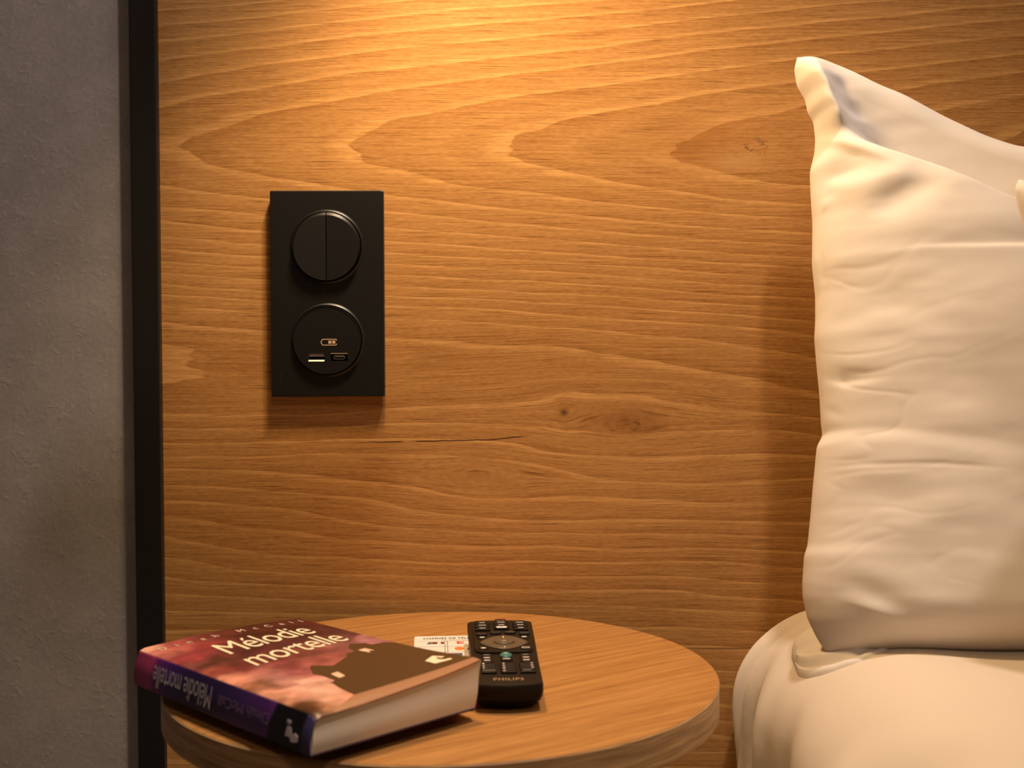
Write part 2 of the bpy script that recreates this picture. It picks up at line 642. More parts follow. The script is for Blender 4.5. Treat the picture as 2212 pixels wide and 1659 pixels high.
# long soft pleats running over the edge
for (s0, y0, s1, y1, sg, am) in ((0.10, -0.012, 0.42, -0.035, 0.0035, -0.0045), (0.10, -0.035, 0.40, -0.010, 0.005, 0.004),
                                 (0.02, -0.070, 0.36, -0.045, 0.012, -0.008), (0.02, -0.105, 0.34, -0.080, 0.014, 0.006),
                                 (0.05, -0.17, 0.34, -0.15, 0.018, -0.005), (0.05, -0.24, 0.36, -0.27, 0.02, 0.005),
                                 (0.05, -0.31, 0.40, -0.33, 0.025, -0.006), (0.35, -0.27, 0.62, -0.36, 0.02, -0.003),
                                 (0.42, -0.31, 0.66, -0.30, 0.02, 0.003)):
    disp += crease(S, Yg, [(s0, y0), (s1, y1)], sg, am, 0.2, 0.25)
Xb = X0 + nx[Q] * disp
Zb = Z0 + nz[Q] * disp
# the end by the wall is rounded down a little
endw = np.clip((Yg + 0.022) / 0.018, 0, 1) ** 2
Zb = Zb - 0.008 * endw
Xb = Xb + 0.004 * endw * (X0 < 0.3)
fr = np.clip((-1.90 - Yg) / 0.10, 0, 1) ** 2
Zb = Zb - 0.05 * fr
Yg2 = np.minimum(Yg, -0.004)
Vb = np.stack([Xb, Yg2, Zb], -1).reshape(-1, 3)
sheet = local(fastmesh('fitted_sheet', Vb, grid_faces(len(qs), len(ys)), M_sheet), bed)
local(box('mattress', 0.24, 2.0, -1.90, -0.03, 0.30, 0.520, M_base), bed)
local(box('bed_base', 0.24, 1.99, -1.97, -0.015, 0.05, 0.30, M_base, None, 0.01), bed)
for lx in (0.34, 1.88):
    for ly in (-0.12, -1.86):
        local(lathe('leg', [(0.022, 0.0), (0.026, 0.05)], M_blackmetal, None, (lx, ly, 0.0), n=20), bed)


# ------------------------------------------------------------------ pillows
def make_pillow(name, p0, ev, left, top, bot, right_u, Tf, Tb, creases, seed, flange=0.012, ns=240, nt=280,
                pw=1.35, rL=0.13, rT=0.10, rB=0.055, rR=0.13, noise=0.004, parent=None, flap=None):
    ev = np.array(ev, float)
    ev /= np.linalg.norm(ev)
    eu = np.array([1.0, 0, 0])
    nn = np.array([0, -ev[2], ev[1]])
    tt = np.linspace(0, 1, nt)
    ss = np.linspace(0, 1, ns) ** pw
    Lc = catmull(left, tt, 0.0018)
    # right edge mirrors the ends of the top and bottom curves
    tr_, br_ = np.array(top[-1]), np.array(bot[-1])
    Rc = br_[None] * (1 - tt[:, None]) + tr_[None] * tt[:, None]
    Rc = Rc + np.stack([0.008 * np.sin(tt * 9), 0 * tt], 1)
    Tc = catmull(top, ss, 0.005)
    Bc = catmull(bot, ss, 0.012)
    s = ss[:, None, None]
    t = tt[None, :, None]
    P = ((1 - s) * Lc[None] + s * Rc[None] + (1 - t) * Bc[:, None] + t * Tc[:, None]
         - (1 - s) * (1 - t) * Lc[0] - s * t * tr_ - (1 - s) * t * Lc[-1] - s * (1 - t) * br_)
    U, V = P[..., 0], P[..., 1]
    Wd = np.abs(Rc[:, 0] - Lc[:, 0])[None]
    Ht = np.abs(Tc[:, 1] - Bc[:, 1])[:, None]
    dL = ss[:, None] * Wd
    dR = (1 - ss[:, None]) * Wd
    dT = (1 - tt[None]) * Ht
    dB = tt[None] * Ht

    def pr(d, R, fl=0.0):
        x = np.clip((d - fl) / R, 0, 1)
        return (1 - (1 - x) ** 2) ** 0.58

    env = pr(dL, rL, flange) * pr(dR, rR, flange) * pr(dT, rT) * pr(dB, rB)
    w = Tf * env
    if flap is not None:
        # the limp upper corner: thin cloth that leans back behind a proud left edge
        d_, p_, s_ = segdist(U, V, flap)
        sd = d_ * s_
        mk = np.clip((sd + 0.005) / 0.016, 0, 1)
        mk = mk * mk * (3 - 2 * mk)
        ridge = np.exp(-(np.maximum(dL - 0.005, 0) / 0.019) ** 1.5)
        far = 0.02 * np.log1p(np.exp((U - 0.33) / 0.02))
        wf = (0.007 + 0.17 * np.clip(sd, 0, 0.08) + 0.023 * ridge * pr(dT, 0.050) + 0.30 * far) * pr(dT, 0.022) * pr(dL, 0.012)
        wf = np.minimum(wf, Tf * env + 0.03)
        w = w * (1 - mk) + wf * mk
    em = np.clip(np.minimum(np.minimum(dL, dT), np.minimum(dB, dR)) / 0.012, 0, 1)
    for c in creases:
        poly, sig, amp = c[0], c[1], c[2]
        t0, t1 = (c[3], c[4]) if len(c) > 4 else (0.2, 0.2)
        asym = c[5] if len(c) > 5 else 0.0
        w = w + crease(U, V, poly, sig, amp, t0, t1, asym) * (0.25 + 0.75 * em)
    w = w + noise * fbm(U * 14, V * 26, seed, 3) * em
    w = w + 0.0016 * fbm(U * 24, V * 70, seed + 9, 2) * em * np.clip(1 - dL / 0.12, 0, 1)
    nl = fbm(U * 10 + 3, V * 30 + 1.5 * fbm(U * 12, V * 9, seed + 2, 2), seed + 40, 3)
    pull = -np.exp(-(nl / 0.045) ** 2) * np.exp(-dL / 0.055) * np.clip((0.30 - V) / 0.06, 0, 1)
    w = w + 0.0005 * pull * em * (0.5 + 1.0 * (vnoise(U * 20, V * 20, seed + 5) + 0.5))
    w = np.maximum(w, -0.004)
    wb = -Tb * env - 0.001
    p0 = np.array(p0, float)
    Fp = p0 + U[..., None] * eu + V[..., None] * ev + w[..., None] * nn
    Bp = p0 + U[..., None] * eu + V[..., None] * ev + wb[..., None] * nn
    Bp[..., 1] = np.minimum(Bp[..., 1], -0.004)
    n0 = ns * nt
    F1 = grid_faces(ns, nt, 0, True)
    F2 = grid_faces(ns, nt, n0, False)
    # rim
    idx = np.arange(n0).reshape(ns, nt)
    loop = np.r_[idx[:, 0], idx[-1, 1:], idx[-2::-1, -1], idx[0, -2:0:-1]]
    nxt = np.roll(loop, -1)
    F3 = np.stack([loop, nxt, nxt + n0, loop + n0], 1)
    o = fastmesh(name, np.r_[Fp.reshape(-1, 3), Bp.reshape(-1, 3)], np.r_[F1, F2, F3], M_cotton, parent)
    fix_normals(o)

    def surf(u, v, off=0.0006):
        k = np.argmin((U - u) ** 2 + (V - v) ** 2)
        i, j = np.unravel_index(k, U.shape)
        return Fp[i, j] + nn * off
    return o, surf


PL_left = [(0.2093, -0.0224), (0.2040, -0.014), (0.1994, -0.0064), (0.1938, 0.0065), (0.1915, 0.02), (0.1916, 0.029), (0.1936, 0.0472),
           (0.1961, 0.0533), (0.1992, 0.0747), (0.2011, 0.0901), (0.2029, 0.1025), (0.2053, 0.1197), (0.2097, 0.1275),
           (0.209, 0.1338), (0.2088, 0.156), (0.2078, 0.1752), (0.2071, 0.1945), (0.2084, 0.2075), (0.2091, 0.2238),
           (0.2079, 0.2468), (0.2096, 0.2767), (0.2092, 0.2968), (0.2094, 0.3137), (0.2132, 0.3273), (0.2143, 0.3375),
           (0.2136, 0.3506), (0.2097, 0.3575), (0.2085, 0.3668), (0.203, 0.3773), (0.2016, 0.3895), (0.204, 0.3986)]
PL_top = [(0.204, 0.3986), (0.2066, 0.3996), (0.221, 0.3964), (0.2413, 0.3876), (0.2611, 0.3764), (0.2762, 0.3701),
          (0.3011, 0.3547), (0.3307, 0.3385), (0.3505, 0.3302), (0.3603, 0.3286), (0.42, 0.318), (0.52, 0.314), (0.64, 0.325), (0.76, 0.372), (0.80, 0.39)]
PL_bot = [(0.2093, -0.0224), (0.2261, -0.0205), (0.2441, -0.020), (0.262, -0.0205), (0.2887, -0.021), (0.3153, -0.021),
          (0.3343, -0.021), (0.5, -0.02), (0.7, -0.02), (0.79, -0.015)]
PL_cr = [
    # pointed corner: hollow of the flap, folded lip and pocket below
    ([(0.2203, 0.3755), (0.2263, 0.3656), (0.2345, 0.3535), (0.2461, 0.3424)], 0.0080, -0.0035, 0.3, 0.4),
    ([(0.2080, 0.3402), (0.2199, 0.3298), (0.2312, 0.3208), (0.2445, 0.3108), (0.2594, 0.3009)], 0.0050, 0.0035, 0.2, 0.45, 0.30),
    ([(0.2033, 0.3066), (0.2118, 0.3032), (0.2238, 0.3032), (0.2444, 0.3087)], 0.0085, -0.0050, 0.35, 0.5, 0.25),
    ([(0.2108, 0.3030), (0.2143, 0.2940), (0.2163, 0.2840)], 0.0050, -0.0032, 0.45, 0.4),
    ([(0.2176, 0.2838), (0.2276, 0.2868), (0.2464, 0.2926), (0.2729, 0.3013)], 0.0095, 0.0035, 0.4, 0.4, -0.2),
    ([(0.2309, 0.2728), (0.2495, 0.2756), (0.2653, 0.2819), (0.2853, 0.2950)], 0.0120, -0.0042, 0.4, 0.45, 0.2),
    ([(0.2148, 0.2837), (0.2104, 0.253), (0.2122, 0.2277)], 0.0016, -0.0018, 0.1, 0.1),
    # soft pulls across the front
    ([(0.2214, 0.244), (0.2621, 0.2445), (0.2986, 0.2412), (0.3389, 0.2392), (0.45, 0.236)], 0.0060, -0.0022, 0.5, 0.2, 0.7),
    ([(0.1943, 0.1037), (0.2241, 0.1041), (0.2627, 0.1025), (0.3128, 0.0964)], 0.0014, -0.0006, 0.4, 0.4),
    ([(0.2036, 0.1768), (0.2081, 0.166), (0.219, 0.1604), (0.250, 0.1608)], 0.0050, -0.0026, 0.4, 0.6, 0.4),
    ([(0.204, 0.1518), (0.2125, 0.1412), (0.2196, 0.1336)], 0.0028, -0.0016, 0.5, 0.5),
    ([(0.2021, 0.0207), (0.2165, 0.0164), (0.2307, 0.0092), (0.2475, -0.0023)], 0.0045, 0.0022, 0.5, 0.5, 0.4),
    ([(0.1971, 0.0297), (0.2165, 0.0254), (0.2307, 0.0192), (0.2575, 0.007)], 0.008, -0.0026, 0.5, 0.5),
    ([(0.205, 0.0468), (0.2383, 0.0433), (0.2817, 0.0369)], 0.010, -0.0022, 0.5, 0.5),
    ([(0.203, 0.0838), (0.2318, 0.0853), (0.2693, 0.0782)], 0.011, -0.0018, 0.5, 0.5),
    ([(0.209, 0.2150), (0.2428, 0.2119), (0.2796, 0.2004)], 0.010, -0.0016, 0.5, 0.5),
]
pillow = empty('pillow', (0.5, -0.12, 0.565))
tag(pillow, 'large white cotton pillow with pointed corner leaning upright against the headboard', 'pillow', 'white pillows on the bed')
pb, psurf = make_pillow('pillowcase', (0, -0.125, 0.565), (0, 0.08, 0.395), PL_left, PL_top, PL_bot, 0.80, 0.085, 0.050, PL_cr, 12, 0.0, 300, 360, 1.35, 0.19, 0.13, 0.045, 0.2, 0.0018, None,
                        [(0.17, 0.368), (0.2014, 0.3500), (0.2172, 0.3380), (0.2353, 0.3270), (0.2566, 0.3151), (0.2777, 0.3033), (0.2957, 0.2915), (0.3164, 0.2785), (0.3406, 0.2641), (0.42, 0.230), (0.60, 0.190), (0.95, 0.15)])
local(pb, pillow)

# tucked corner of the pillowcase lying on the sheet


def ear_mesh():
    ns, nt = 60, 36
    # the flap runs from under the pillow (f = 1) out to its blunt tip (f = 0)
    topc = catmull([(0.1936, -0.080), (0.1990, -0.076), (0.2100, -0.074), (0.2240, -0.078), (0.2450, -0.080)], ns, 0.003)
    botc = catmull([(0.1918, -0.098), (0.1908, -0.112), (0.1930, -0.1255), (0.1985, -0.1390), (0.2045, -0.1480), (0.2157, -0.1575), (0.2320, -0.156), (0.252, -0.140)], ns, 0.002)
    V = []
    for i in range(ns):
        f = i / (ns - 1)
        for j in range(nt):
            g_ = j / (nt - 1)
            p = topc[i] * (1 - g_) + botc[i] * g_
            x = p[0]
            base = np.interp(x, [0.1740, 0.1815, 0.1905, 0.2010, 0.2120, 0.2260, 0.2440, 0.27], [0.5115, 0.5230, 0.5330, 0.5425, 0.5500, 0.5565, 0.5605, 0.5625])
            thick = 0.0095 * (1 - 0.70 * f)
            h_ = thick * (1 - g_ ** 3.0) ** 0.6                              # rounded front lip
            h_ += 0.0022 * math.exp(-((g_ - 0.80) / 0.07) ** 2) - 0.0026 * math.exp(-((g_ - 0.90) / 0.035) ** 2)
            h_ -= 0.0030 * math.exp(-((g_ - 0.45) / 0.12) ** 2) * (1 - f)
            tip = min(1.0, f / 0.08) ** 0.5
            V.append((x, p[1], base - 0.001 + h_ * (0.35 + 0.65 * tip)))
    V = np.array(V)
    n0 = len(V)
    V2 = V.copy()
    V2[:, 2] = V[:, 2] - 0.016
    F1 = grid_faces(ns, nt, 0)
    F2 = grid_faces(ns, nt, n0, True)
    idx = np.arange(n0).reshape(ns, nt)
    loop = np.r_[idx[:, 0], idx[-1, 1:], idx[-2::-1, -1], idx[0, -2:0:-1]]
    nxt = np.roll(loop, -1)
    o = fastmesh('pillowcase_corner', np.r_[V, V2], np.r_[F1, F2, np.stack([loop, nxt, nxt + n0, loop + n0], 1)], M_cotton)
    fix_normals(o)
    return o


local(ear_mesh(), pillow)

# second pillow, only its upper corner shows at the right border
p2 = empty('pillow', (0.62, -0.29, 0.565))
tag(p2, 'second white pillow at the right border, only its upper corner showing', 'pillow', 'white pillows on the bed')
L2 = [(0.338, -0.02), (0.328, 0.03), (0.320, 0.10), (0.310, 0.16), (0.2955, 0.205), (0.2825, 0.244), (0.2762, 0.2655), (0.2749, 0.2745), (0.2775, 0.2795)]
T2 = [(0.2775, 0.2795), (0.283, 0.2785), (0.32, 0.264), (0.40, 0.235), (0.53, 0.232), (0.68, 0.252), (0.82, 0.275)]
B2 = [(0.338, -0.02), (0.5, -0.02), (0.7, -0.02), (0.85, -0.01)]
o2, _ = make_pillow('pillowcase', (0.0065, -0.280, 0.567), (0, 0.05, 0.30), L2, T2, B2, 0.82, 0.050, 0.035, [], 21, 0.0, 140, 160, 1.3, 0.06, 0.07)
local(o2, p2)

# ------------------------------------------------------------------ bedside table
TX, TY, TZ, TR = -0.0425, -0.177, 0.5515, 0.1668
table = empty('bedside_table', (TX, TY, 0.0))
tag(table, 'small round oak bedside table against the headboard holding book and remote', 'table')
TH = 0.0195
lathe('table_top', [(0.0001, TZ - 0.0006), (TR - 0.0006, TZ - 0.0006), (TR - 0.0006, TZ - 0.0002), (TR - 0.0012, TZ), (0.0001, TZ)][::-1], M_table, table, n=160)
lathe('edge_band', [(TR - 0.004, TZ - TH), (TR - 0.0008, TZ - TH), (TR, TZ - TH + 0.0008), (TR, TZ - 0.0010), (TR - 0.0006, TZ - 0.0004), (TR - 0.004, TZ - 0.0004)], M_rim, table, n=160, closed=True)
lathe('core_board', [(0.0001, TZ - TH), (TR - 0.004, TZ - TH), (TR - 0.004, TZ - 0.0007), (0.0001, TZ - 0.0007)], M_under, table, n=96)
lathe('mounting_plate', [(0.0001, TZ - TH - 0.005), (0.055, TZ - TH - 0.005), (0.055, TZ - TH), (0.0001, TZ - TH)], M_blackmetal, table, n=48)
lathe('post', [(0.0001, 0.012), (0.016, 0.012), (0.016, TZ - TH - 0.005), (0.0001, TZ - TH - 0.005)], M_blackmetal, table, n=32)
lathe('foot_plate', [(0.0001, 0.0), (0.120, 0.0), (0.120, 0.009), (0.118, 0.012), (0.0001, 0.012)], M_blackmetal, table, n=64)

# ------------------------------------------------------------------ switch and charger plate
sw = empty('switch_plate', (-0.1378, 0.0, 0.7904))
tag(sw, 'tall anthracite wall plate with round double switch above a charging socket', 'switch plate')
cx, cz = 0.0, 0.0
PWd, PHt = 0.0846, 0.1537
bmobj('back_frame', box_bm(-0.036, 0.036, -0.0060, 0.0, -0.070, 0.070), M_gap, sw)


def rounded_rect(w, h, r, n=6):
    pts = []
    for (sx, sz, a0) in ((1, 1, 0), (-1, 1, 90), (-1, -1, 180), (1, -1, 270)):
        for k in range(n + 1):
            a = math.radians(a0 + 90 * k / n)
            pts.append((sx * (w / 2 - r) + r * math.cos(a), sz * (h / 2 - r) + r * math.sin(a)))
    return pts


def circle(r, n, c=(0, 0)):
    return [(c[0] + r * math.cos(2 * PI * k / n), c[1] + r * math.sin(2 * PI * k / n)) for k in range(n)]


def holed_plate(name, outer, holes, y0, y1, mat, parent, bev=0.0):
    """flat plate in the XZ plane from y0 (back) to y1 (front) with holes"""
    loops = [outer] + holes
    pts = [p for l in loops for p in l]
    n = len(pts)
    tris = tessellate_polygon([[Vector((u, v, 0)) for u, v in l] for l in loops])

    def ins(p):
        if bev == 0:
            return p
        mx = max(abs(q[0]) for q in outer)
        mz = max(abs(q[1]) for q in outer)
        return (p[0] * (mx - bev) / mx, p[1] * (mz - bev) / mz)
    no = len(outer)
    vs = [(u, y0, v) for u, v in pts]
    if bev > 0:
        vs += [(u, y1 + bev, v) for u, v in outer]
        off_b = n
        off = n + no
    else:
        off_b = 0
        off = n
    vs += [(*ins(p),) and (ins(p)[0], y1, ins(p)[1]) if i < no else (p[0], y1, p[1]) for i, p in enumerate(pts)]
    fs = [tuple(t) for t in tris] + [tuple(i + off for i in reversed(t)) for t in tris]
    s = 0
    for li, l in enumerate(loops):
        m = len(l)
        for i in range(m):
            j = (i + 1) % m
            if li == 0 and bev > 0:
                fs.append((s + i, s + j, off_b + j, off_b + i))
                fs.append((off_b + i, off_b + j, off + s + j, off + s + i))
            else:
                fs.append((s + i, s + j, off + s + j, off + s + i))
        s += m
    o = obj(name, vs, fs, mat, parent)
    fix_normals(o)
    return o


Z1, Z2 = 0.0350, -0.0347                                # centres of the two inserts
holed_plate('plate', rounded_rect(PWd, PHt, 0.0012), [circle(0.0262, 72, (0, Z1)), circle(0.0262, 72, (0, Z2))], -0.0030, -0.0090, M_anthracite, sw, 0.0007)
for zc in (Z1, Z2):
    ring = lathe('bezel_ring', [(0.0262, 0.0085), (0.0279, 0.0088), (0.0277, 0.0091), (0.0271, 0.0096), (0.0263, 0.0102), (0.0259, 0.0100), (0.0259, 0.0070)],
                 M_anthracite, sw, (0, 0, zc), 'Y', 96, True, True)
    lathe('insert_well', [(0.0001, 0.0060), (0.0261, 0.0060), (0.0261, 0.0072), (0.0001, 0.0072)], M_gap, sw, (0, 0, zc), 'Y', 64)


def half_rocker(sgn):
    """half disc with a chamfered rim; the face leans back towards the top"""
    R0, R1, n = 0.0253, 0.0242, 48
    gap = 0.00035
    def ring_pts(R):
        a0 = math.asin(min(1, gap / R))
        out = []
        for k in range(n + 1):
            a = -PI / 2 + a0 + (PI - 2 * a0) * k / n
            out.append((R * math.cos(a) * sgn, R * math.sin(a)))
        return out
    back = [(u, -0.0072, v) for u, v in ring_pts(R0)]
    mid = [(u, -0.0118 + 0.010 * v, v) for u, v in ring_pts(R0)]
    front = [(u * (1 if i not in (0, n) else 1), -0.0130 - 0.0022 * (u * sgn) / R0 * (1 if sgn < 0 else 0.6) + 0.014 * v, v - 0.0010) for i, (u, v) in enumerate(ring_pts(R1))]
    vs = back + mid + front
    m = n + 1
    fs = []
    for a in range(2):
        for i in range(m):
            j = (i + 1) % m
            fs.append((a * m + i, a * m + j, (a + 1) * m + j, (a + 1) * m + i))
    fs.append(tuple(2 * m + i for i in range(m)))
    fs.append(tuple(reversed(range(m))))
    vs = [(x, y, z + Z1) for x, y, z in vs]
    o = obj('rocker', vs, fs, M_anth2, sw, True)
    fix_normals(o)
    sharp(o, 20)
    return o


half_rocker(-1)
half_rocker(1)

# charger insert with two ports
ua = [(-0.0145, -0.0158), (-0.0018, -0.0158), (-0.0018, -0.0096), (-0.0145, -0.0096)]
uc = [(0.0028, -0.0155), (0.0152, -0.0155), (0.0152, -0.0097), (0.0028, -0.0097)]
sh = lambda l: [(u, v + Z2) for u, v in l]
face = holed_plate('charger_face', circle(0.0253, 96, (0, Z2)), [sh(ua), sh(uc)], -0.0072, -0.0122, M_anth2, sw)
lathe('face_rim', [(0.0246, 0.0121), (0.0253, 0.0121), (0.0252, 0.0125), (0.0247, 0.0125)], M_anth2, sw, (0, 0, Z2), 'Y', 96, True, True)


def inner(name, u0, u1, v0, v1, y0, y1, mat, parent, bev=0.0):
    return bmobj(name, box_bm(u0, u1, y1, y0, v0 + Z2, v1 + Z2, bev, 1), mat, parent)


pa = inner('usb_port', -0.0145, -0.0018, -0.0158, -0.0096, -0.0073, -0.0078, M_gap, sw)
tag(pa, 'wide rectangular charging port with bright metal lip')
obj('port_lip', [(u, y, v + Z2) for u in (-0.0139, -0.0021) for y, v in ((-0.0080, -0.0158), (-0.0125, -0.0158), (-0.0116, -0.0146), (-0.0080, -0.0146))], [(0, 1, 2, 3), (7, 6, 5, 4), (0, 4, 5, 1), (1, 5, 6, 2), (2, 6, 7, 3), (3, 7, 4, 0)], M_lip, pa)
inner('port_tongue', -0.0136, -0.0023, -0.0122, -0.0102, -0.0080, -0.0112, M_tongue, pa)
inner('port_shell', -0.0145, -0.0141, -0.0150, -0.0104, -0.0080, -0.0124, M_emb, pa)
inner('port_shell', -0.0141, -0.0020, -0.0100, -0.0096, -0.0080, -0.0124, M_emb, pa)
pc = inner('usb_port', 0.0028, 0.0152, -0.0155, -0.0097, -0.0073, -0.0078, M_gap, sw)
tag(pc, 'slim oval charging port in a square recess')
inner('port_top_edge', 0.0028, 0.0152, -0.0101, -0.0097, -0.0080, -0.0124, M_print, pc)


def pill_ring(u0, u1, v0, v1, t, y0, y1, mat, parent, name):
    r = (v1 - v0) / 2
    def lp(rr, ex):
        out = []
        for k in range(13):
            a = -PI / 2 + PI * k / 12
            out.append((u1 - r + rr * math.cos(a), (v0 + v1) / 2 + rr * math.sin(a) + Z2))
        for k in range(13):
            a = PI / 2 + PI * k / 12
            out.append((u0 + r + rr * math.cos(a), (v0 + v1) / 2 + rr * math.sin(a) + Z2))
        return out
    return holed_plate(name, lp(r, 0), [lp(r - t, 0)], y0, y1, mat, parent)


pill_ring(0.0046, 0.0134, -0.0144, -0.0110, 0.0006, -0.0080, -0.0120, M_steel, pc, 'port_ring')
inner('port_tongue', 0.0058, 0.0122, -0.0126, -0.0118, -0.0080, -0.0110, M_tongue, pc)

# printed battery symbol
bat = empty('battery_symbol')
bat.parent = sw
pr = lambda u, v, h: (u, -0.0122 - h, v + Z2)


def strip_line(name, pts, w, mapf, h0, h1, mat, parent):
    vs2 = []
    n = len(pts)
    L, Rr = [], []
    for i, p in enumerate(pts):
        a = Vector(pts[max(0, i - 1)])
        b = Vector(pts[min(n - 1, i + 1)])
        d = (b - a).normalized()
        nn_ = Vector((-d.y, d.x)) * w / 2
        L.append((p[0] + nn_.x, p[1] + nn_.y))
        Rr.append((p[0] - nn_.x, p[1] - nn_.y))
    return prism(name, L + Rr[::-1], mapf, h0, h1, mat, parent)


bo = [(0.0068, 0.0010), (0.0068, 0.0016), (0.0062, 0.0020), (-0.0034, 0.0020), (-0.0040, 0.0016), (-0.0041, 0.0009), (-0.0047, 0.0005),
      (-0.0047, -0.0008), (-0.0041, -0.0012), (-0.0040, -0.0019), (-0.0034, -0.0023), (0.0062, -0.0023), (0.0068, -0.0019), (0.0068, -0.0013)]
strip_line('battery_outline', [(u + 0.0003, v - 0.0013) for u, v in bo], 0.0006, pr, 0.0, 0.00012, M_print, bat)
for u0 in (0.0010, 0.0039):
    prism('battery_cell', [(u0, -0.0026), (u0 + 0.0023, -0.0026), (u0 + 0.0023, -0.0003), (u0, -0.0003)], pr, 0.0, 0.00012, M_print, bat)
# faint embossed marks low on the left of the plate, reading upwards
for k, (dz, hh) in enumerate(((0.0, 0.5), (1.25, 0.5), (2.5, 0.8), (3.6, 0.5), (4.6, 0.8), (5.6, 0.5), (6.8, 0.9), (7.7, 0.6))):
    prism('embossed_mark', [(-0.0360, -0.0690 + dz * 0.0012), (-0.0360 + 0.0022 * hh, -0.0690 + dz * 0.0012), (-0.0360 + 0.0022 * hh, -0.0685 + dz * 0.0012), (-0.0360, -0.0684 + dz * 0.0012)],
          lambda u, v, h: (u, -0.0090 - h, v), -0.0001, 0.00012, M_emb, sw)

# ------------------------------------------------------------------ card under book and remote
card = empty('channel_card', (-0.0675, -0.0900, TZ))
card.rotation_euler = (0, 0, math.radians(4.0))
tag(card, 'white printed television channel card lying under the book and remote', 'card')
M_card = plain('white_card', (0.80, 0.74, 0.66), 0.5, 0.4)
M_ink = plain('black_ink', (0.02, 0.02, 0.02), 0.6, 0.2)
M_red = plain('red_ink', (0.55, 0.06, 0.035), 0.6, 0.2)
M_orange = plain('orange_ink', (0.80, 0.22, 0.05), 0.6, 0.2)
M_brown = plain('brown_ink', (0.16, 0.045, 0.02), 0.6, 0.2)
M_greyink = plain('grey_ink', (0.12, 0.10, 0.11), 0.6, 0.2)
CW, CL = 0.0560, 0.152
prism('card_sheet', rounded_rect(CW, CL, 0.002, 3), lambda u, v, h: (u + CW / 2, v - CL / 2, h), 0.0, 0.0004, M_card, card)
cm = lambda x, y: (x, y, 0.00046)
text_on('card_heading', 'CHAÎNES DE TÉLÉVISION', 0.0440, 0.0062, lambda x, y: (0.0060 + x, -0.0092 + y, 0.00046), M_ink, card, 1.1, 0.0, 0.02)
text_on('card_subheading', 'TV  CHANNELS', 0.018, 0.0026, lambda x, y: (0.0190 + x, -0.0128 + y, 0.00046), M_greyink, card, 1.3)


def cprint(name, pts, mat):
    return prism(name, pts, lambda u, v, h: (u, v, h), 0.0003, 0.00046, mat, card)


def rc(x0, x1, y0, y1):
    return [(x0, y0), (x1, y0), (x1, y1), (x0, y1)]


for k in range(9):
    yy = -0.0145 - 0.0150 * k
    cprint('table_rule', rc(0.003, 0.053, yy - 0.0002, yy + 0.0002), M_greyink)
for xx in (0.0205, 0.0222, 0.0392):
    cprint('table_rule', rc(xx - 0.0002, xx + 0.0002, -0.140, -0.0145), M_greyink)
cprint('channel_logo', rc(0.0120, 0.0155, -0.0225, -0.0170), M_brown)
cprint('channel_logo', [(0.0080, -0.0225), (0.0118, -0.0225), (0.0118, -0.0170), (0.0100, -0.0170)], M_greyink)
cprint('channel_logo', rc(0.0178, 0.0200, -0.0225, -0.0170), M_brown)
red = cprint('channel_logo', [(0.0285, -0.0230), (0.0335, -0.0230), (0.0335, -0.0215), (0.0302, -0.0215), (0.0302, -0.0205), (0.0330, -0.0205), (0.0330, -0.0192), (0.0302, -0.0192), (0.0302, -0.0180), (0.0335, -0.0180), (0.0335, -0.0165), (0.0285, -0.0165)], M_red)
cprint('channel_logo', [(0.0300 + 0.0034 * math.cos(a), -0.0355 + 0.0046 * math.sin(a)) for a in [k * PI / 8 for k in range(16)]], M_orange)
cprint('channel_logo', [(0.0345, -0.0395), (0.0385, -0.0395), (0.0362, -0.0310)], M_greyink)
for k in range(2, 8):
    for q in range(3):
        x0 = 0.006 + q * 0.0165
        yy = -0.0205 - 0.0150 * k
        cprint('channel_logo', rc(x0, x0 + 0.009, yy - 0.003, yy + 0.003), (M_red, M_orange, M_brown, M_greyink)[(k + q) % 4])

# small red booklet that lifts the paperback off the table
M_redcover = plain('red_booklet_cover', (0.50, 0.055, 0.035), 0.4, 0.5)
M_pages = plain('cream_paper', (0.62, 0.52, 0.40), 0.8, 0.2)
bk = empty('booklet', (-0.0172, -0.2520, TZ + 0.0005), math.radians(44.6))
tag(bk, 'thin red booklet tucked under the paperback, its corner beside the remote', 'booklet')
box('page_block', -0.074, -0.001, 0.001, 0.108, 0.0006, 0.0057, M_redcover, bk)
box('cover', -0.075, 0.0, 0.0, 0.109, 0.0057, 0.0063, M_redcover, bk)
box('cover', -0.075, 0.0, 0.0, 0.109, 0.0, 0.0006, M_redcover, bk)

# ------------------------------------------------------------------ paperback
ZBK = TZ + 0.0070
TBK = 0.0195
bA = np.array([-0.2137, -0.2257, 0.0])
ua_ = np.array([0.7114, 0.7030, 0.0])
ua_ /= np.linalg.norm(ua_)
ub_ = np.array([0.6990, -0.7150, 0.0])
ub_ /= np.linalg.norm(ub_)
HB = 0.1734


def WB(b):
    return 0.1095 - 0.0035 * b / HB


def cover_pt(a, b, off=0.0):
    w = WB(b)
    s = min(max(a / w, 0.0), 1.08)
    t = min(max(b / HB, 0.0), 1.08)
    z = ZBK + TBK + 0.0019 * math.sin(PI * min(s, 1.0)) * (1 - 0.4 * t)
    z += 0.0075 * (s ** 2.6) * (t ** 2.4) + 0.0006 * s * math.sin(t * 5)
    z -= 0.0022 * max(0.0, (t - 0.955) / 0.045) ** 2 * (1 - 0.6 * s)
    z -= 0.0010 * max(0.0, 1 - a / 0.004) ** 2
    p = bA + ua_ * a + ub_ * b
    return (p[0], p[1], z + off)


def base_pt(a, b, z):
    """point of the skewed book block: the foot is pushed out towards the spine"""
    f = (ZBK + TBK - z) / TBK
    p = bA + ua_ * (a - 0.0036 * f) + ub_ * b
    return (p[0], p[1], z)


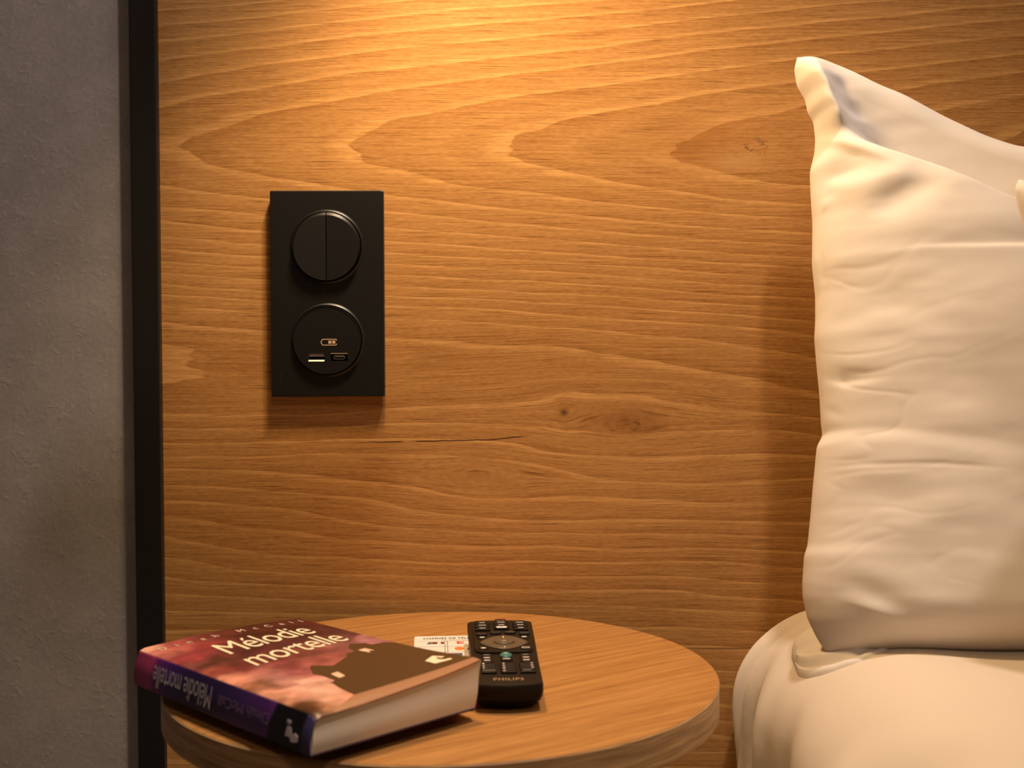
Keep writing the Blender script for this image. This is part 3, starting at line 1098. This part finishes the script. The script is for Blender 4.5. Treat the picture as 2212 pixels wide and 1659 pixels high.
book = empty('paperback_book', tuple(bA + ua_ * 0.05 + ub_ * 0.09 + np.array([0, 0, ZBK])))
tag(book, 'thick paperback novel with purple cloudy cover lying at the table edge', 'book')


def blocal(o):
    return local(o, book)


def srgb(r, g_, b_):
    f = lambda c: (c / 255 / 12.92) if c / 255 <= 0.04045 else ((c / 255 + 0.055) / 1.055) ** 2.4
    return np.array([f(r), f(g_), f(b_)])


def paint(o, cols, name='Print'):
    at = o.data.color_attributes.new(name, 'FLOAT_COLOR', 'POINT')
    a = np.ones((len(cols), 4), np.float32)
    a[:, :3] = cols
    at.data.foreach_set('color', a.ravel())


def printed(name, rough=0.33, spec=0.45):
    g = Nodes(name)
    at = g.new('ShaderNodeAttribute')
    at.attribute_name = 'Print'
    return g.set(color=at.outputs['Color'], rough=rough, spec=spec)


M_cover = printed('glossy_cover_print', 0.36, 0.4)
M_spine = printed('spine_print', 0.4, 0.4)
M_white = plain('cream_cover_lettering', (0.92, 0.80, 0.55), 0.45, 0.4)
M_lilac = plain('lilac_spine_lettering', (0.62, 0.54, 0.56), 0.5, 0.4)
M_dimlilac = plain('dim_purple_spine_lettering', (0.26, 0.16, 0.27), 0.5, 0.4)
M_sil = plain('dark_brown_print', (0.085, 0.040, 0.012), 0.42, 0.4)
M_tan = plain('tan_strip', (0.37, 0.185, 0.095), 0.45, 0.4)
M_pinkwin = plain('pale_pink_print', (0.85, 0.55, 0.38), 0.45, 0.4)
M_thin = plain('thin_author_lettering', (0.80, 0.62, 0.46), 0.45, 0.4)

# front cover with its printed sky
na, nb = 150, 230
aa = np.linspace(0, 1, na)
bb = np.linspace(0, HB, nb)
ctl = [(0.00, 0.00, (232, 168, 128)), (0.05, 0.10, (205, 120, 95)), (0.16, 0.06, (180, 92, 78)), (0.10, 0.22, (165, 70, 66)),
       (0.30, 0.04, (150, 72, 60)), (0.45, 0.02, (118, 58, 44)), (0.62, 0.03, (92, 44, 34)), (0.85, 0.02, (96, 42, 34)), (1.0, 0.06, (104, 46, 36)),
       (0.25, 0.16, (150, 62, 54)), (0.02, 0.30, (150, 84, 66)), (0.10, 0.34, (92, 50, 40)), (0.30, 0.28, (96, 44, 40)), (0.55, 0.14, (84, 38, 30)), (0.80, 0.12, (86, 40, 30)),
       (1.0, 0.20, (96, 46, 38)), (0.80, 0.28, (90, 44, 36)), (0.60, 0.34, (104, 52, 44)), (0.95, 0.36, (118, 66, 58)), (0.97, 0.50, (176, 116, 104)),
       (0.02, 0.42, (188, 100, 74)), (0.12, 0.46, (140, 62, 54)), (0.25, 0.42, (110, 50, 44)), (0.40, 0.44, (126, 60, 50)), (0.62, 0.46, (150, 82, 66)),
       (0.75, 0.46, (176, 110, 90)), (0.04, 0.56, (225, 150, 112)), (0.18, 0.56, (186, 118, 98)), (0.33, 0.54, (150, 76, 66)), (0.48, 0.56, (176, 100, 80)),
       (0.03, 0.68, (190, 122, 84)), (0.10, 0.68, (140, 92, 66)), (0.20, 0.66, (196, 132, 110)), (0.30, 0.64, (186, 104, 92)), (0.02, 0.80, (205, 140, 100)),
       (0.10, 0.78, (226, 158, 122)), (0.18, 0.80, (244, 182, 140)), (0.25, 0.74, (236, 172, 136)), (0.06, 0.90, (96, 56, 22)), (0.02, 0.93, (92, 54, 22)), (0.16, 0.90, (240, 176, 134)),
       (0.22, 0.94, (232, 160, 120)), (0.10, 0.985, (206, 140, 92)), (0.5, 0.97, (180, 112, 66)), (1.0, 0.97, (182, 112, 66))]
Ag, Bg = np.meshgrid(aa, bb / HB, indexing='ij')
wa = Ag + 0.05 * fbm(Ag * 5, Bg * 7, 31) + 0.02 * fbm(Ag * 20, Bg * 14, 4)
wb_ = Bg + 0.05 * fbm(Ag * 5 + 9, Bg * 7 + 3, 32) + 0.03 * fbm(Ag * 9, Bg * 30, 6)
num = np.zeros((na, nb, 3))
den = np.zeros((na, nb))
for (ca, cb, cc) in ctl:
    d2 = ((wa - ca) * 0.62) ** 2 + (wb_ - cb) ** 2
    wgt = 1.0 / (d2 + 0.0012) ** 2
    num += wgt[..., None] * srgb(*cc)
    den += wgt
colf = num / den[..., None]
colf *= (1 + 0.5 * fbm(Ag * 12, Bg * 22, 77))[..., None]
colf = np.clip(1.10 * colf ** 1.22 * np.array([0.82, 1.04, 1.52]), 0.004, 0.95)
Vc = [cover_pt(aa[i] * WB(bb[j]), bb[j]) for i in range(na) for j in range(nb)]
Vc2 = [(x, y, z - 0.0004) for x, y, z in Vc]
n0 = na * nb
idx = np.arange(n0).reshape(na, nb)
loop = np.r_[idx[:, 0], idx[-1, 1:], idx[-2::-1, -1], idx[0, -2:0:-1]]
nxt = np.roll(loop, -1)
cov = fastmesh('front_cover', np.array(Vc + Vc2), np.r_[grid_faces(na, nb), grid_faces(na, nb, n0, True), np.stack([loop, nxt, nxt + n0, loop + n0], 1)], M_cover)
fix_normals(cov)
paint(cov, np.r_[colf.reshape(-1, 3), colf.reshape(-1, 3)])
blocal(cov)

# spine
nsb, nsz = 200, 24
Vs, Cs = [], []
key = [(0.0, (128, 40, 60)), (0.10, (150, 52, 78)), (0.13, (92, 30, 80)), (0.22, (56, 22, 78)), (0.32, (34, 18, 52)), (0.45, (34, 20, 50)), (0.55, (38, 22, 54)),
       (0.66, (56, 30, 70)), (0.78, (70, 34, 80)), (0.798, (78, 38, 84)), (0.805, (5, 5, 8)), (0.955, (5, 5, 8)), (0.962, (52, 46, 66)), (1.0, (60, 54, 72))]
kx = [k[0] for k in key]
kc = np.array([srgb(*k[1]) for k in key]) * np.array([1.35, 1.25, 2.0])
for i in range(nsb):
    b = HB * i / (nsb - 1)
    t = b / HB
    ztop = cover_pt(0.0, b)[2] - 0.0001
    for j in range(nsz):
        v = j / (nsz - 1)
        z = ztop + (ZBK - ztop) * v
        bulge = -0.0016 * math.sin(PI * v)
        Vs.append(base_pt(bulge, b, z))
        tt_ = t + 0.03 * (v - 0.5) * (1 if 0.75 < t < 0.9 else 0.4)
        c = np.array([np.interp(tt_, kx, kc[:, q]) for q in range(3)])
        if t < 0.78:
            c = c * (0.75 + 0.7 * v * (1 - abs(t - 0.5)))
        Cs.append(c)
Vs = np.array(Vs)
Vs2 = Vs + ua_ * 0.0005
n0 = len(Vs)
idx = np.arange(n0).reshape(nsb, nsz)
loop = np.r_[idx[:, 0], idx[-1, 1:], idx[-2::-1, -1], idx[0, -2:0:-1]]
nxt = np.roll(loop, -1)
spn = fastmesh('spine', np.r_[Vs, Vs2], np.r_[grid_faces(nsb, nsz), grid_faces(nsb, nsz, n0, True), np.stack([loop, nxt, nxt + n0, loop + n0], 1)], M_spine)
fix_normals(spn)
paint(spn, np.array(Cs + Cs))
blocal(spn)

# page block and back cover
M_pp = Nodes('book_page_edges')
_x, _y, _z = M_pp.coords()
_n = M_pp.noise(M_pp.vec(M_pp.mul(_x, 8.0), M_pp.mul(_y, 8.0), M_pp.mul(_z, 2600.0)), 1, 3, 0.7)
_n2 = M_pp.noise(M_pp.vec(_x, _y, _z), 40, 3)
_f = M_pp.add(M_pp.mul(_n, 0.6), M_pp.mul(_n2, 0.4))
M_pp.bump(_n, 0.4, 0.0003)
M_pageedge = M_pp.set(color=M_pp.mix(_f, (0.62, 0.52, 0.385), (0.84, 0.74, 0.58)), rough=0.9, spec=0.1)
ni, nj, nk = 30, 40, 14
bmv, bmf = [], []
ring = [(i / ni, 0.0) for i in range(ni)] + [(1.0, j / nj) for j in range(nj)] + [(1 - i / ni, 1.0) for i in range(ni)] + [(0.0, 1 - j / nj) for j in range(nj)]
ins = 0.0004
for k in range(nk + 1):
    v = k / nk
    for (s, t) in ring:
        b = ins + (HB - 2 * ins) * t
        w = WB(b)
        a = 0.0004 + (w - ins - 0.0004) * s
        zt_ = cover_pt(a, b)[2] - 0.0006
        z = zt_ + (ZBK + 0.0006 - zt_) * v
        # pages fan slightly where the cover lifts
        bulge = 0.0008 * math.sin(v * 7 + t * 3) * (1 if t > 0.99 else 0)
        bmv.append(base_pt(a, b + bulge * 0.5, z))
m = len(ring)
for k in range(nk):
    for i in range(m):
        j = (i + 1) % m
        bmf.append((k * m + i, k * m + j, (k + 1) * m + j, (k + 1) * m + i))
ctr = len(bmv)
bmv.append(base_pt(WB(HB / 2) / 2, HB / 2, ZBK + TBK - 0.009))
bmv.append(base_pt(WB(HB / 2) / 2, HB / 2, ZBK + 0.0006))
for i in range(m):
    j = (i + 1) % m
    bmf.append((i, j, ctr))
    bmf.append((nk * m + i, nk * m + j, ctr + 1))
pg = obj('page_block', bmv, bmf, M_pageedge, None, True)
fix_normals(pg)
sharp(pg, 40)
blocal(pg)
M_backc = plain('back_cover_print', (0.05, 0.02, 0.05), 0.4, 0.4)
qv = []
for z in (ZBK, ZBK + 0.0005):
    for (a, b) in ((0, 0), (WB(0), 0), (WB(HB), HB), (0, HB)):
        qv.append(base_pt(a, b, z))
bc = obj('back_cover', qv, [(3, 2, 1, 0), (4, 5, 6, 7), (0, 1, 5, 4), (1, 2, 6, 5), (2, 3, 7, 6), (3, 0, 4, 7)], M_backc)
blocal(bc)


# printed silhouette, lettering, emblem
def decal(name, pts, mat, off=0.00018, sub=1):
    """flat print lying on the curved cover"""
    tris = tessellate_polygon([[Vector((u, v, 0)) for u, v in pts]])
    bm = bmesh.new()
    vv = [bm.verts.new((u, v, 0)) for u, v in pts]
    for t in tris:
        try:
            bm.faces.new([vv[i] for i in t])
        except ValueError:
            pass
    for _ in range(8):
        le = [e for e in bm.edges if e.calc_length() > 0.006]
        if not le:
            break
        bmesh.ops.subdivide_edges(bm, edges=le, cuts=1)
        bmesh.ops.triangulate(bm, faces=bm.faces)
    vs = [cover_pt(v.co.x, v.co.y, off) for v in bm.verts]
    bm.verts.index_update()
    fs = [[v.index for v in f.verts] for f in bm.faces]
    bm.free()
    return blocal(obj(name, vs, fs, mat))


k_ = 0.86
sil = [(0.0299, 0.1632), (0.0315, 0.1495), (0.0338, 0.1399), (0.033, 0.1386), (0.0376, 0.1368), (0.038, 0.1256), (0.0365, 0.1188),
       (0.0421, 0.1082), (0.0446, 0.1051), (0.0530, 0.1143), (0.0700, 0.1043), (0.0715, 0.1005), (0.0800, 0.0980), (0.0800, 0.0915),
       (0.0870, 0.0830), (0.0950, 0.0874), (0.0945, 0.0902), (0.0955, 0.0935), (0.1030, 0.0938), (0.1074, 0.0990), (0.1061, 0.1668), (0.090, 0.1655), (0.070, 0.1645), (0.050, 0.1638)]
decal('castle_silhouette', sil, M_sil, 0.00015)
decal('silhouette_window', [(0.0810, 0.0988), (0.0865, 0.0978), (0.0873, 0.1060), (0.0845, 0.1040), (0.0825, 0.1085)], M_pinkwin, 0.0003)
decal('silhouette_window', [(0.0425, 0.1262), (0.0473, 0.1257), (0.0457, 0.1346), (0.0413, 0.1355)], M_pinkwin, 0.0003)
decal('publisher_emblem', [(0.0895, 0.1470), (0.0985, 0.1425), (0.1010, 0.1500), (0.0985, 0.1505), (0.0975, 0.1470), (0.0955, 0.1500), (0.0965, 0.1545), (0.1000, 0.1555), (0.0990, 0.1585), (0.0890, 0.1560)], M_white, 0.0003)
decal('tail_edge_strip', [(0.1059, 0.1670), (0.1059, 0.1732), (0.010, 0.1732), (0.0299, 0.1634), (0.050, 0.1640), (0.070, 0.1647), (0.090, 0.1657)], M_tan, 0.00014)  # tan strip along the tail edge of the cover


def cover_text(name, body, a0, b0, width, em, mat, space=1.0, slope=0.0, slant=0.0, off=0.0003, bold=0.0):
    def f(x, y):
        return cover_pt(a0 + x, b0 - y + slope * x, off)
    return blocal(text_on(name, body, width, em, f, mat, None, space, slant, bold))


cover_text('title_lettering', 'Mélodie', 0.0275, 0.0530, 0.0640, 0.0355, M_white, 0.95, -0.12, 0.10, bold=0.0)
cover_text('title_lettering', 'mortelle', 0.0250, 0.0835, 0.0690, 0.0345, M_white, 0.95, -0.13, 0.10, bold=0.0)
cover_text('author_lettering', 'Dinah McCall', 0.0060, 0.0145, 0.0980, 0.0088, M_thin, 2.6, -0.02)


def spine_text(name, body, b_right, b_left, em, z0, mat):
    """letters stand on their heads: start near the foot end, tops point down"""
    def f(x, y):
        return base_pt(-0.0019, b_right - x, ZBK + z0 - y)
    return blocal(text_on(name, body, b_right - b_left, em, f, mat, None, 0.95))


spine_text('spine_title', 'Mélodie mortelle', 0.0845, 0.0225, 0.0170, 0.0152, M_lilac)
spine_text('spine_author', 'Dinah McCall', 0.1385, 0.0920, 0.0078, 0.0128, M_dimlilac)


def spine_decal(pts, mat):
    return blocal(prism('spine_emblem', pts, lambda u, v, h: base_pt(-0.0017 - h, u, ZBK + v), 0.0, 0.0002, mat))


spine_decal([(0.1535, 0.0060), (0.1575, 0.0060), (0.1590, 0.0040), (0.1640, 0.0050), (0.1640, 0.0075), (0.1615, 0.0085), (0.1585, 0.0075), (0.1575, 0.0105), (0.1545, 0.0105)], M_lilac)
spine_decal([(0.1540, 0.0118), (0.1570, 0.0118), (0.1570, 0.0134), (0.1540, 0.0134)], M_lilac)

# ------------------------------------------------------------------ remote control
rem = empty('remote_control', (-0.0023, -0.2605, TZ + 0.0005), math.radians(2.6))
tag(rem, 'black television remote control with oval cursor pad lying beside the book', 'remote control')
M_rem = plain('black_remote_plastic', (0.015, 0.0105, 0.006), 0.48, 0.14, 0, 0.15, 1200)
M_remside = plain('black_remote_shell', (0.003, 0.0028, 0.0028), 0.4, 0.18)
M_key = plain('black_rubber_key', (0.0045, 0.004, 0.0042), 0.5, 0.22)
M_pad = plain('bronze_grey_pad', (0.105, 0.078, 0.045), 0.38, 0.5)
M_teal = plain('teal_key', (0.035, 0.17, 0.155), 0.35, 0.5)
M_mark = plain('white_key_print', (0.85, 0.78, 0.70), 0.6, 0.3)
M_dimmark = plain('grey_key_print', (0.26, 0.23, 0.20), 0.6, 0.3)
RT = 0.0155


def remote_outline(f=1.0, n=10):
    """counter-clockwise outline, v = 0 near end, 0.152 far end"""
    pts = []
    # near end: shallow convex arc
    for k in range(n + 1):
        s = -1 + 2 * k / n
        pts.append((s * 0.0152, -0.0045 + 0.0026 * s * s))
    for k in range(1, 6):
        a = -PI / 2 + (PI / 2) * k / 5
        pts.append((0.0152 + 0.0038 * math.cos(a), 0.0020 + 0.0038 * math.sin(a)))
    pts.append((0.0196, 0.05))
    pts.append((0.0207, 0.10))
    for k in range(6):
        a = (PI / 2) * k / 5
        pts.append((0.0170 + 0.0044 * math.cos(a), 0.1445 + 0.0044 * math.sin(a)))
    for k in range(1, n):
        s = 1 - 2 * k / n
        pts.append((s * 0.0170, 0.1489 + 0.0026 * (1 - s * s)))
    for k in range(6):
        a = PI / 2 + (PI / 2) * k / 5
        pts.append((-0.0170 + 0.0044 * math.cos(a), 0.1445 + 0.0044 * math.sin(a)))
    pts.append((-0.0207, 0.10))
    pts.append((-0.0196, 0.05))
    for k in range(1, 5):
        a = PI + (PI / 2) * k / 5
        pts.append((-0.0152 + 0.0038 * math.cos(a), 0.0020 + 0.0038 * math.sin(a)))
    return pts


def loft(name, rings, mat, parent, deg=30):
    m = len(rings[0])
    vs = [p for r in rings for p in r]
    fs = []
    for k in range(len(rings) - 1):
        for i in range(m):
            j = (i + 1) % m
            fs.append((k * m + i, k * m + j, (k + 1) * m + j, (k + 1) * m + i))
    fs.append(tuple(reversed(range(m))))
    fs.append(tuple((len(rings) - 1) * m + i for i in range(m)))
    o = obj(name, vs, fs, mat, parent, True)
    fix_normals(o)
    sharp(o, deg)
    return o


def sc(pts, fx, fy, z, cy=0.073):
    return [(u * fx, cy + (v - cy) * fy, z) for u, v in pts]


ol = remote_outline()
loft('lower_shell', [sc(ol, 0.70, 0.86, 0.0), sc(ol, 0.80, 0.90, 0.0012), sc(ol, 0.93, 0.965, 0.0050), sc(ol, 0.985, 0.992, 0.0080), sc(ol, 0.99, 0.994, 0.0095)], M_remside, rem)
loft('upper_shell', [sc(ol, 0.995, 0.997, 0.0094), sc(ol, 1.0, 1.0, 0.0100), sc(ol, 1.0, 1.0, 0.0140), sc(ol, 0.985, 0.992, RT - 0.0003), sc(ol, 0.970, 0.984, RT)], M_rem, rem)


def rrect(u0, u1, v0, v1, r, n=4):
    w, h = u1 - u0, v1 - v0
    r = min(r, w / 2 - 1e-5, h / 2 - 1e-5)
    return [(p[0] + (u0 + u1) / 2, p[1] + (v0 + v1) / 2) for p in rounded_rect(w, h, r, n)]


def keypiece(name, outline, z0, z1, mat, parent, ins=0.0005):
    cu_ = sum(p[0] for p in outline) / len(outline)
    cv_ = sum(p[1] for p in outline) / len(outline)
    ex = max(abs(p[0] - cu_) for p in outline)
    ey = max(abs(p[1] - cv_) for p in outline)
    top = [(cu_ + (p[0] - cu_) * (1 - ins / ex), cv_ + (p[1] - cv_) * (1 - ins / ey)) for p in outline]
    return loft(name, [[(*p, z0) for p in outline], [(*p, z1 - ins * 0.6) for p in outline], [(*p, z1) for p in top]], mat, parent, 25)


# raised upper panel
ZU = RT + 0.0014
up_out = [(-0.0165, 0.0650)] + [(0.0155 * s, 0.0618 + 0.0012 * s * s) for s in [-0.9, -0.6, -0.3, 0, 0.3, 0.6, 0.9]] + [(0.0165, 0.0650), (0.0180, 0.072), (0.0182, 0.1402), (0.0165, 0.1440), (-0.0165, 0.1440), (-0.0182, 0.1402), (-0.0180, 0.072)]
keypiece('upper_panel', up_out, RT - 0.0005, ZU, M_rem, rem, 0.0006)
# cursor pad: lens shape with a round confirm key
lens = []
for k in range(24):
    s = -1 + 2 * k / 24
    lens.append((0.0005 + 0.0148 * s, 0.0828 - 0.0152 * (1 - s * s) ** 0.85))
for k in range(24):
    s = 1 - 2 * k / 24
    lens.append((0.0005 + 0.0148 * s, 0.0828 + 0.0165 * (1 - s * s) ** 0.85))
pad = keypiece('cursor_pad', lens, ZU - 0.0004, ZU + 0.0008, M_pad, rem, 0.0006)
keypiece('pad_recess', circle(0.0066, 36, (0.0007, 0.0826)), ZU + 0.0004, ZU + 0.00085, M_key, pad, 0.0001)
okk = keypiece('confirm_key', circle(0.0061, 36, (0.0007, 0.0832)), ZU + 0.0004, ZU + 0.0014, M_pad, pad, 0.0006)


def rtext(body, u, v, width, em, z, mat, parent, space=1.0):
    return text_on('key_print', body, width, em, lambda x, y: (u - width / 2 + x, v + y, z), mat, parent, space)


def rmark(u0, u1, v0, v1, z, mat, parent):
    return prism('key_print', [(u0, v0), (u1, v0), (u1, v1), (u0, v1)], lambda a, b, h: (a, b, h), z - 0.0001, z + 0.00008, mat, parent)


rtext('OK', 0.0007, 0.0820, 0.0030, 0.0030, ZU + 0.00148, M_mark, okk)
rmark(0.0003, 0.0008, 0.0925, 0.0965, ZU + 0.0009, M_mark, pad)
rmark(0.0003, 0.0008, 0.0690, 0.0712, ZU + 0.0009, M_mark, pad)
rmark(-0.0105, -0.0080, 0.0818, 0.0826, ZU + 0.0009, M_dimmark, pad)
rmark(0.0092, 0.0118, 0.0818, 0.0826, ZU + 0.0009, M_dimmark, pad)


def key(u0, u1, v0, v1, zb, h, mat=None, r=0.0012):
    return keypiece('key', rrect(u0, u1, v0, v1, r, 3), zb - 0.0003, zb + h, mat or M_key, rem, 0.0004)


# far rows: three columns
kh = 0.0013
for (uc, cols) in ((-0.0119, 'L'), (0.0005, 'C'), (0.0127, 'R')):
    for ri, vc in enumerate((0.1316, 0.1245, 0.1165)):
        hw = 0.0049
        dv = 0.0006 if cols == 'C' else 0.0
        vv_ = vc + dv + (0.0022 if (cols == 'C' and ri == 2) else 0)
        kk = key(uc - hw, uc + hw, vv_ - 0.0028, vv_ + 0.0026, ZU, kh)
        zt_ = ZU + kh
        if cols == 'C' and ri == 2:
            pl_ = prism('key_print', rrect(uc - 0.0033, uc + 0.0033, vv_ - 0.0018, vv_ + 0.0020, 0.0009), lambda a, b, h: (a, b, h), zt_ - 0.0001, zt_ + 0.00008, M_mark, kk)
            rtext('TV', uc, vv_ - 0.0011, 0.0022, 0.0031, zt_ + 0.00012, M_key, kk)
        else:
            w = (0.0020, 0.0018, 0.0024)[(ri + len(cols) + int(uc > 0)) % 3]
            rmark(uc - w, uc + w, vv_ + 0.0003, vv_ + 0.0012, zt_, M_mark, kk)
    pz = rmark(uc - 0.0016, uc + 0.0016, 0.1374, 0.1386, ZU + 0.00003, M_mark, rem)
# power key at the far edge
keypiece('power_key', rrect(-0.0032, 0.0042, 0.1425, 0.1475, 0.0014), RT - 0.0003, ZU + 0.0003, plain('dark_red_key', (0.06, 0.010, 0.007), 0.4), rem, 0.0005)
# coloured keys
for nme, uc, vc, col in (('red', -0.0128, 0.1035, (0.16, 0.05, 0.05)), ('green', -0.0037, 0.1066, (0.06, 0.09, 0.06)), ('yellow', 0.0055, 0.1072, (0.20, 0.16, 0.11)), ('blue', 0.0143, 0.1045, (0.10, 0.12, 0.14))):
    kk = key(uc - 0.0035, uc + 0.0035, vc - 0.0022, vc + 0.0016, ZU, 0.0011, None, 0.0012)
    rmark(uc - 0.0028, uc + 0.0028, vc - 0.0002, vc + 0.0008, ZU + 0.0011, plain(nme + '_key_print', col, 0.4), kk)
# corner keys around the pad
for uc, vc in ((-0.0124, 0.0955), (0.0138, 0.0957), (-0.0122, 0.0690), (0.0131, 0.0690)):
    kk = key(uc - 0.0031, uc + 0.0031, vc - 0.0025, vc + 0.0025, ZU, 0.0006, M_rem, 0.0022)
    if vc < 0.08 and uc > 0:
        strip_line('key_print', [(uc - 0.002, vc + 0.0012), (uc - 0.0022, vc - 0.001), (uc + 0.0022, vc - 0.0012), (uc + 0.0022, vc + 0.0009), (uc - 0.002, vc + 0.0012)], 0.0006, lambda a, b, h: (a, b, h), ZU + 0.0005, ZU + 0.00068, M_mark, kk)
    else:
        rmark(uc - 0.0015, uc + 0.0013, vc - 0.0008, vc + 0.0010, ZU + 0.0006, M_mark, kk)
# teal key and neighbours
tk = keypiece('teal_key', [(0.0007 + 0.0036 * math.cos(a), 0.0560 + 0.0052 * math.sin(a)) for a in [2 * PI * k / 28 for k in range(28)]], RT - 0.0003, RT + 0.0016, M_teal, rem, 0.0009)
prism('key_print', circle(0.0014, 16, (0.0007, 0.0575)), lambda a, b, h: (a, b, h), RT + 0.0015, RT + 0.00168, plain('pale_teal_print', (0.25, 0.45, 0.38), 0.5), tk)
for uc in (-0.0107, 0.0122):
    kk = key(uc - 0.0034, uc + 0.0034, 0.0405, 0.0590, RT, 0.0010, None, 0.0020)
    for vc in (0.0562, 0.0500, 0.0442):
        rmark(uc - 0.0018, uc + 0.0018, vc - 0.0006, vc + 0.0007, RT + 0.0010, M_dimmark if vc > 0.055 else M_mark, kk)
kk = key(0.0007 - 0.0036, 0.0007 + 0.0036, 0.0448, 0.0492, RT, 0.0010)
rmark(-0.0014, 0.0028, 0.0468, 0.0480, RT + 0.0010, M_mark, kk)
# number keys
nums = [['1', '2', '3'], ['4', '5', '6'], ['7', '8', '9'], ['', '0', '']]
for ci, (u0, u1) in enumerate(((-0.0144, -0.0058), (-0.0036, 0.0055), (0.0074, 0.0162))):
    for ri, vc in enumerate((0.0354, 0.0305, 0.0255, 0.0200)):
        kk = key(u0, u1, vc - 0.0021, vc + 0.0021, RT, 0.0014, None, 0.0008)
        s = nums[ri][ci]
        uu = (u0 + 0.0013, (u0 + u1) / 2 - 0.0025, u1 - 0.0016)[ci]
        if s:
            rtext(s, uu, vc - 0.0012, 0.0014 if s != '1' else 0.0008, 0.0036, RT + 0.00148, M_mark, kk)
        else:
            rmark(u0 + 0.0006 + (0.001 if ci else 0), u1 - 0.0006 - (0.002 if ci else 0), vc + 0.0004, vc + 0.0012, RT + 0.0014, M_dimmark, kk)
rl_ = text_on('brand_lettering', 'PHILIPS', 0.0166, 0.0066, lambda x, y: (-0.0080 + x, 0.0052 + y, RT + 0.00006), plain('bronze_lettering', (0.45, 0.30, 0.17), 0.45), rem, 1.15)

# ------------------------------------------------------------------ lamps
M_lampblack = plain('black_lamp_metal', (0.015, 0.014, 0.013), 0.4, 0.5)
M_inner = plain('white_lamp_reflector', (0.8, 0.75, 0.65), 0.4, 0.5)
lx, ly, lz = READING_POS
lampo = empty('pendant_lamp', (lx, ly, lz))
tag(lampo, 'unseen black pendant lamp above the bedside table, bar head and rod shaped for their shadows', 'lamp')
bmobj('lamp_head', box_bm(-0.066, 0.110, -0.008, 0.008, 0.004, 0.018, 0.002, 2), M_lampblack, lampo)  # unseen bar, sized so its shadow falls on the grey wall
tube('hanging_rod', [(-0.0055, 0, 0.016), (-0.0055, 0, 0.3), (-0.0055, 0, 0.8), (-0.0055, 0, ZC - lz - 0.01)], 0.003, M_lampblack, lampo)  # added rod, placed so its shadow lands on the black trim
lathe('ceiling_rose', [(0.0001, -0.016), (0.030, -0.016), (0.034, -0.012), (0.034, 0.0), (0.0001, 0.0)], M_lampblack, lampo, (-0.0055, 0, ZC - lz), 'Z', 48)
gl = Nodes('warm_lamp_glass')
gl.set(color=(1, 0.8, 0.5), emit=(1.0, 0.70, 0.36), emits=3.0)
bmobj('lamp_window', box_bm(-0.060, 0.104, -0.005, 0.005, 0.003, 0.0045), gl.mat, lampo)
ld = bpy.data.lights.new('pendant_lamp_light', 'SPOT')
ld.energy = READING_W
ld.color = READING_COL
ld.spot_size = math.radians(124)
ld.spot_blend = 0.70
ld.shadow_soft_size = 0.036
lo = bpy.data.objects.new('pendant_lamp_light', ld)
C.objects.link(lo)
lo.parent = lampo
lo.location = (0, 0, -0.022)
lo.rotation_euler = (0, math.radians(-15), 0)

dl = empty('ceiling_downlight', (DOWN_POS[0], DOWN_POS[1], ZC))
tag(dl, 'round recessed ceiling downlight above the bed head', 'lamp')
lathe('trim_ring', [(0.034, -0.001), (0.046, -0.001), (0.046, -0.004), (0.036, -0.008), (0.034, -0.006)], M_inner, dl, (0, 0, 0), 'Z', 48, True, True)
ge = Nodes('downlight_lens')
ge.set(color=(0.9, 0.85, 0.75), emit=(*DOWN_COL, 1)[:3], emits=4.0)
lathe('lens', [(0.0001, -0.0035), (0.0345, -0.0035), (0.0345, -0.001), (0.0001, -0.001)], ge.mat, dl, (0, 0, 0), 'Z', 40)
dd = bpy.data.lights.new('downlight_beam', 'SPOT')
dd.energy = DOWN_W
dd.color = DOWN_COL
dd.spot_size = math.radians(62)
dd.spot_blend = 0.8
dd.shadow_soft_size = 0.038
do = bpy.data.objects.new('downlight_beam', dd)
C.objects.link(do)
do.parent = dl
do.location = (0, 0, -0.02)
# the adjustable downlight is turned towards the papered wall
do.rotation_euler = (Vector((-0.35, 0.0, 0.85)) - Vector(DOWN_POS)).to_track_quat('-Z', 'Y').to_euler()

rm = empty('ceiling_fill_lamp', (0.35, -2.05, ZC))  # added lamp, out of view, as soft fill for surfaces facing the room
tag(rm, 'flat round ceiling lamp added behind the camera for soft fill light', 'lamp')
lathe('housing', [(0.0001, -0.03), (0.21, -0.03), (0.22, -0.02), (0.22, 0.0), (0.0001, 0.0)], M_inner, rm, (0, 0, 0), 'Z', 48)
gd = Nodes('fill_lamp_diffuser')
gd.set(color=(0.9, 0.85, 0.78), emit=(*ROOM_COL, 1)[:3], emits=2.0)
lathe('diffuser', [(0.0001, -0.040), (0.18, -0.036), (0.20, -0.030), (0.0001, -0.030)], gd.mat, rm, (0, 0, 0), 'Z', 48)
rd = bpy.data.lights.new('ceiling_fill_light', 'AREA')
rd.shape = 'DISK'
rd.size = 0.40
rd.energy = ROOM_W
rd.color = ROOM_COL
ro = bpy.data.objects.new('ceiling_fill_light', rd)
C.objects.link(ro)
ro.parent = rm
ro.location = (0, 0, -0.045)
for m_ in (gl.mat, ge.mat, gd.mat):
    m_.cycles.emission_sampling = 'NONE'      # the lamps' own light objects do the lighting
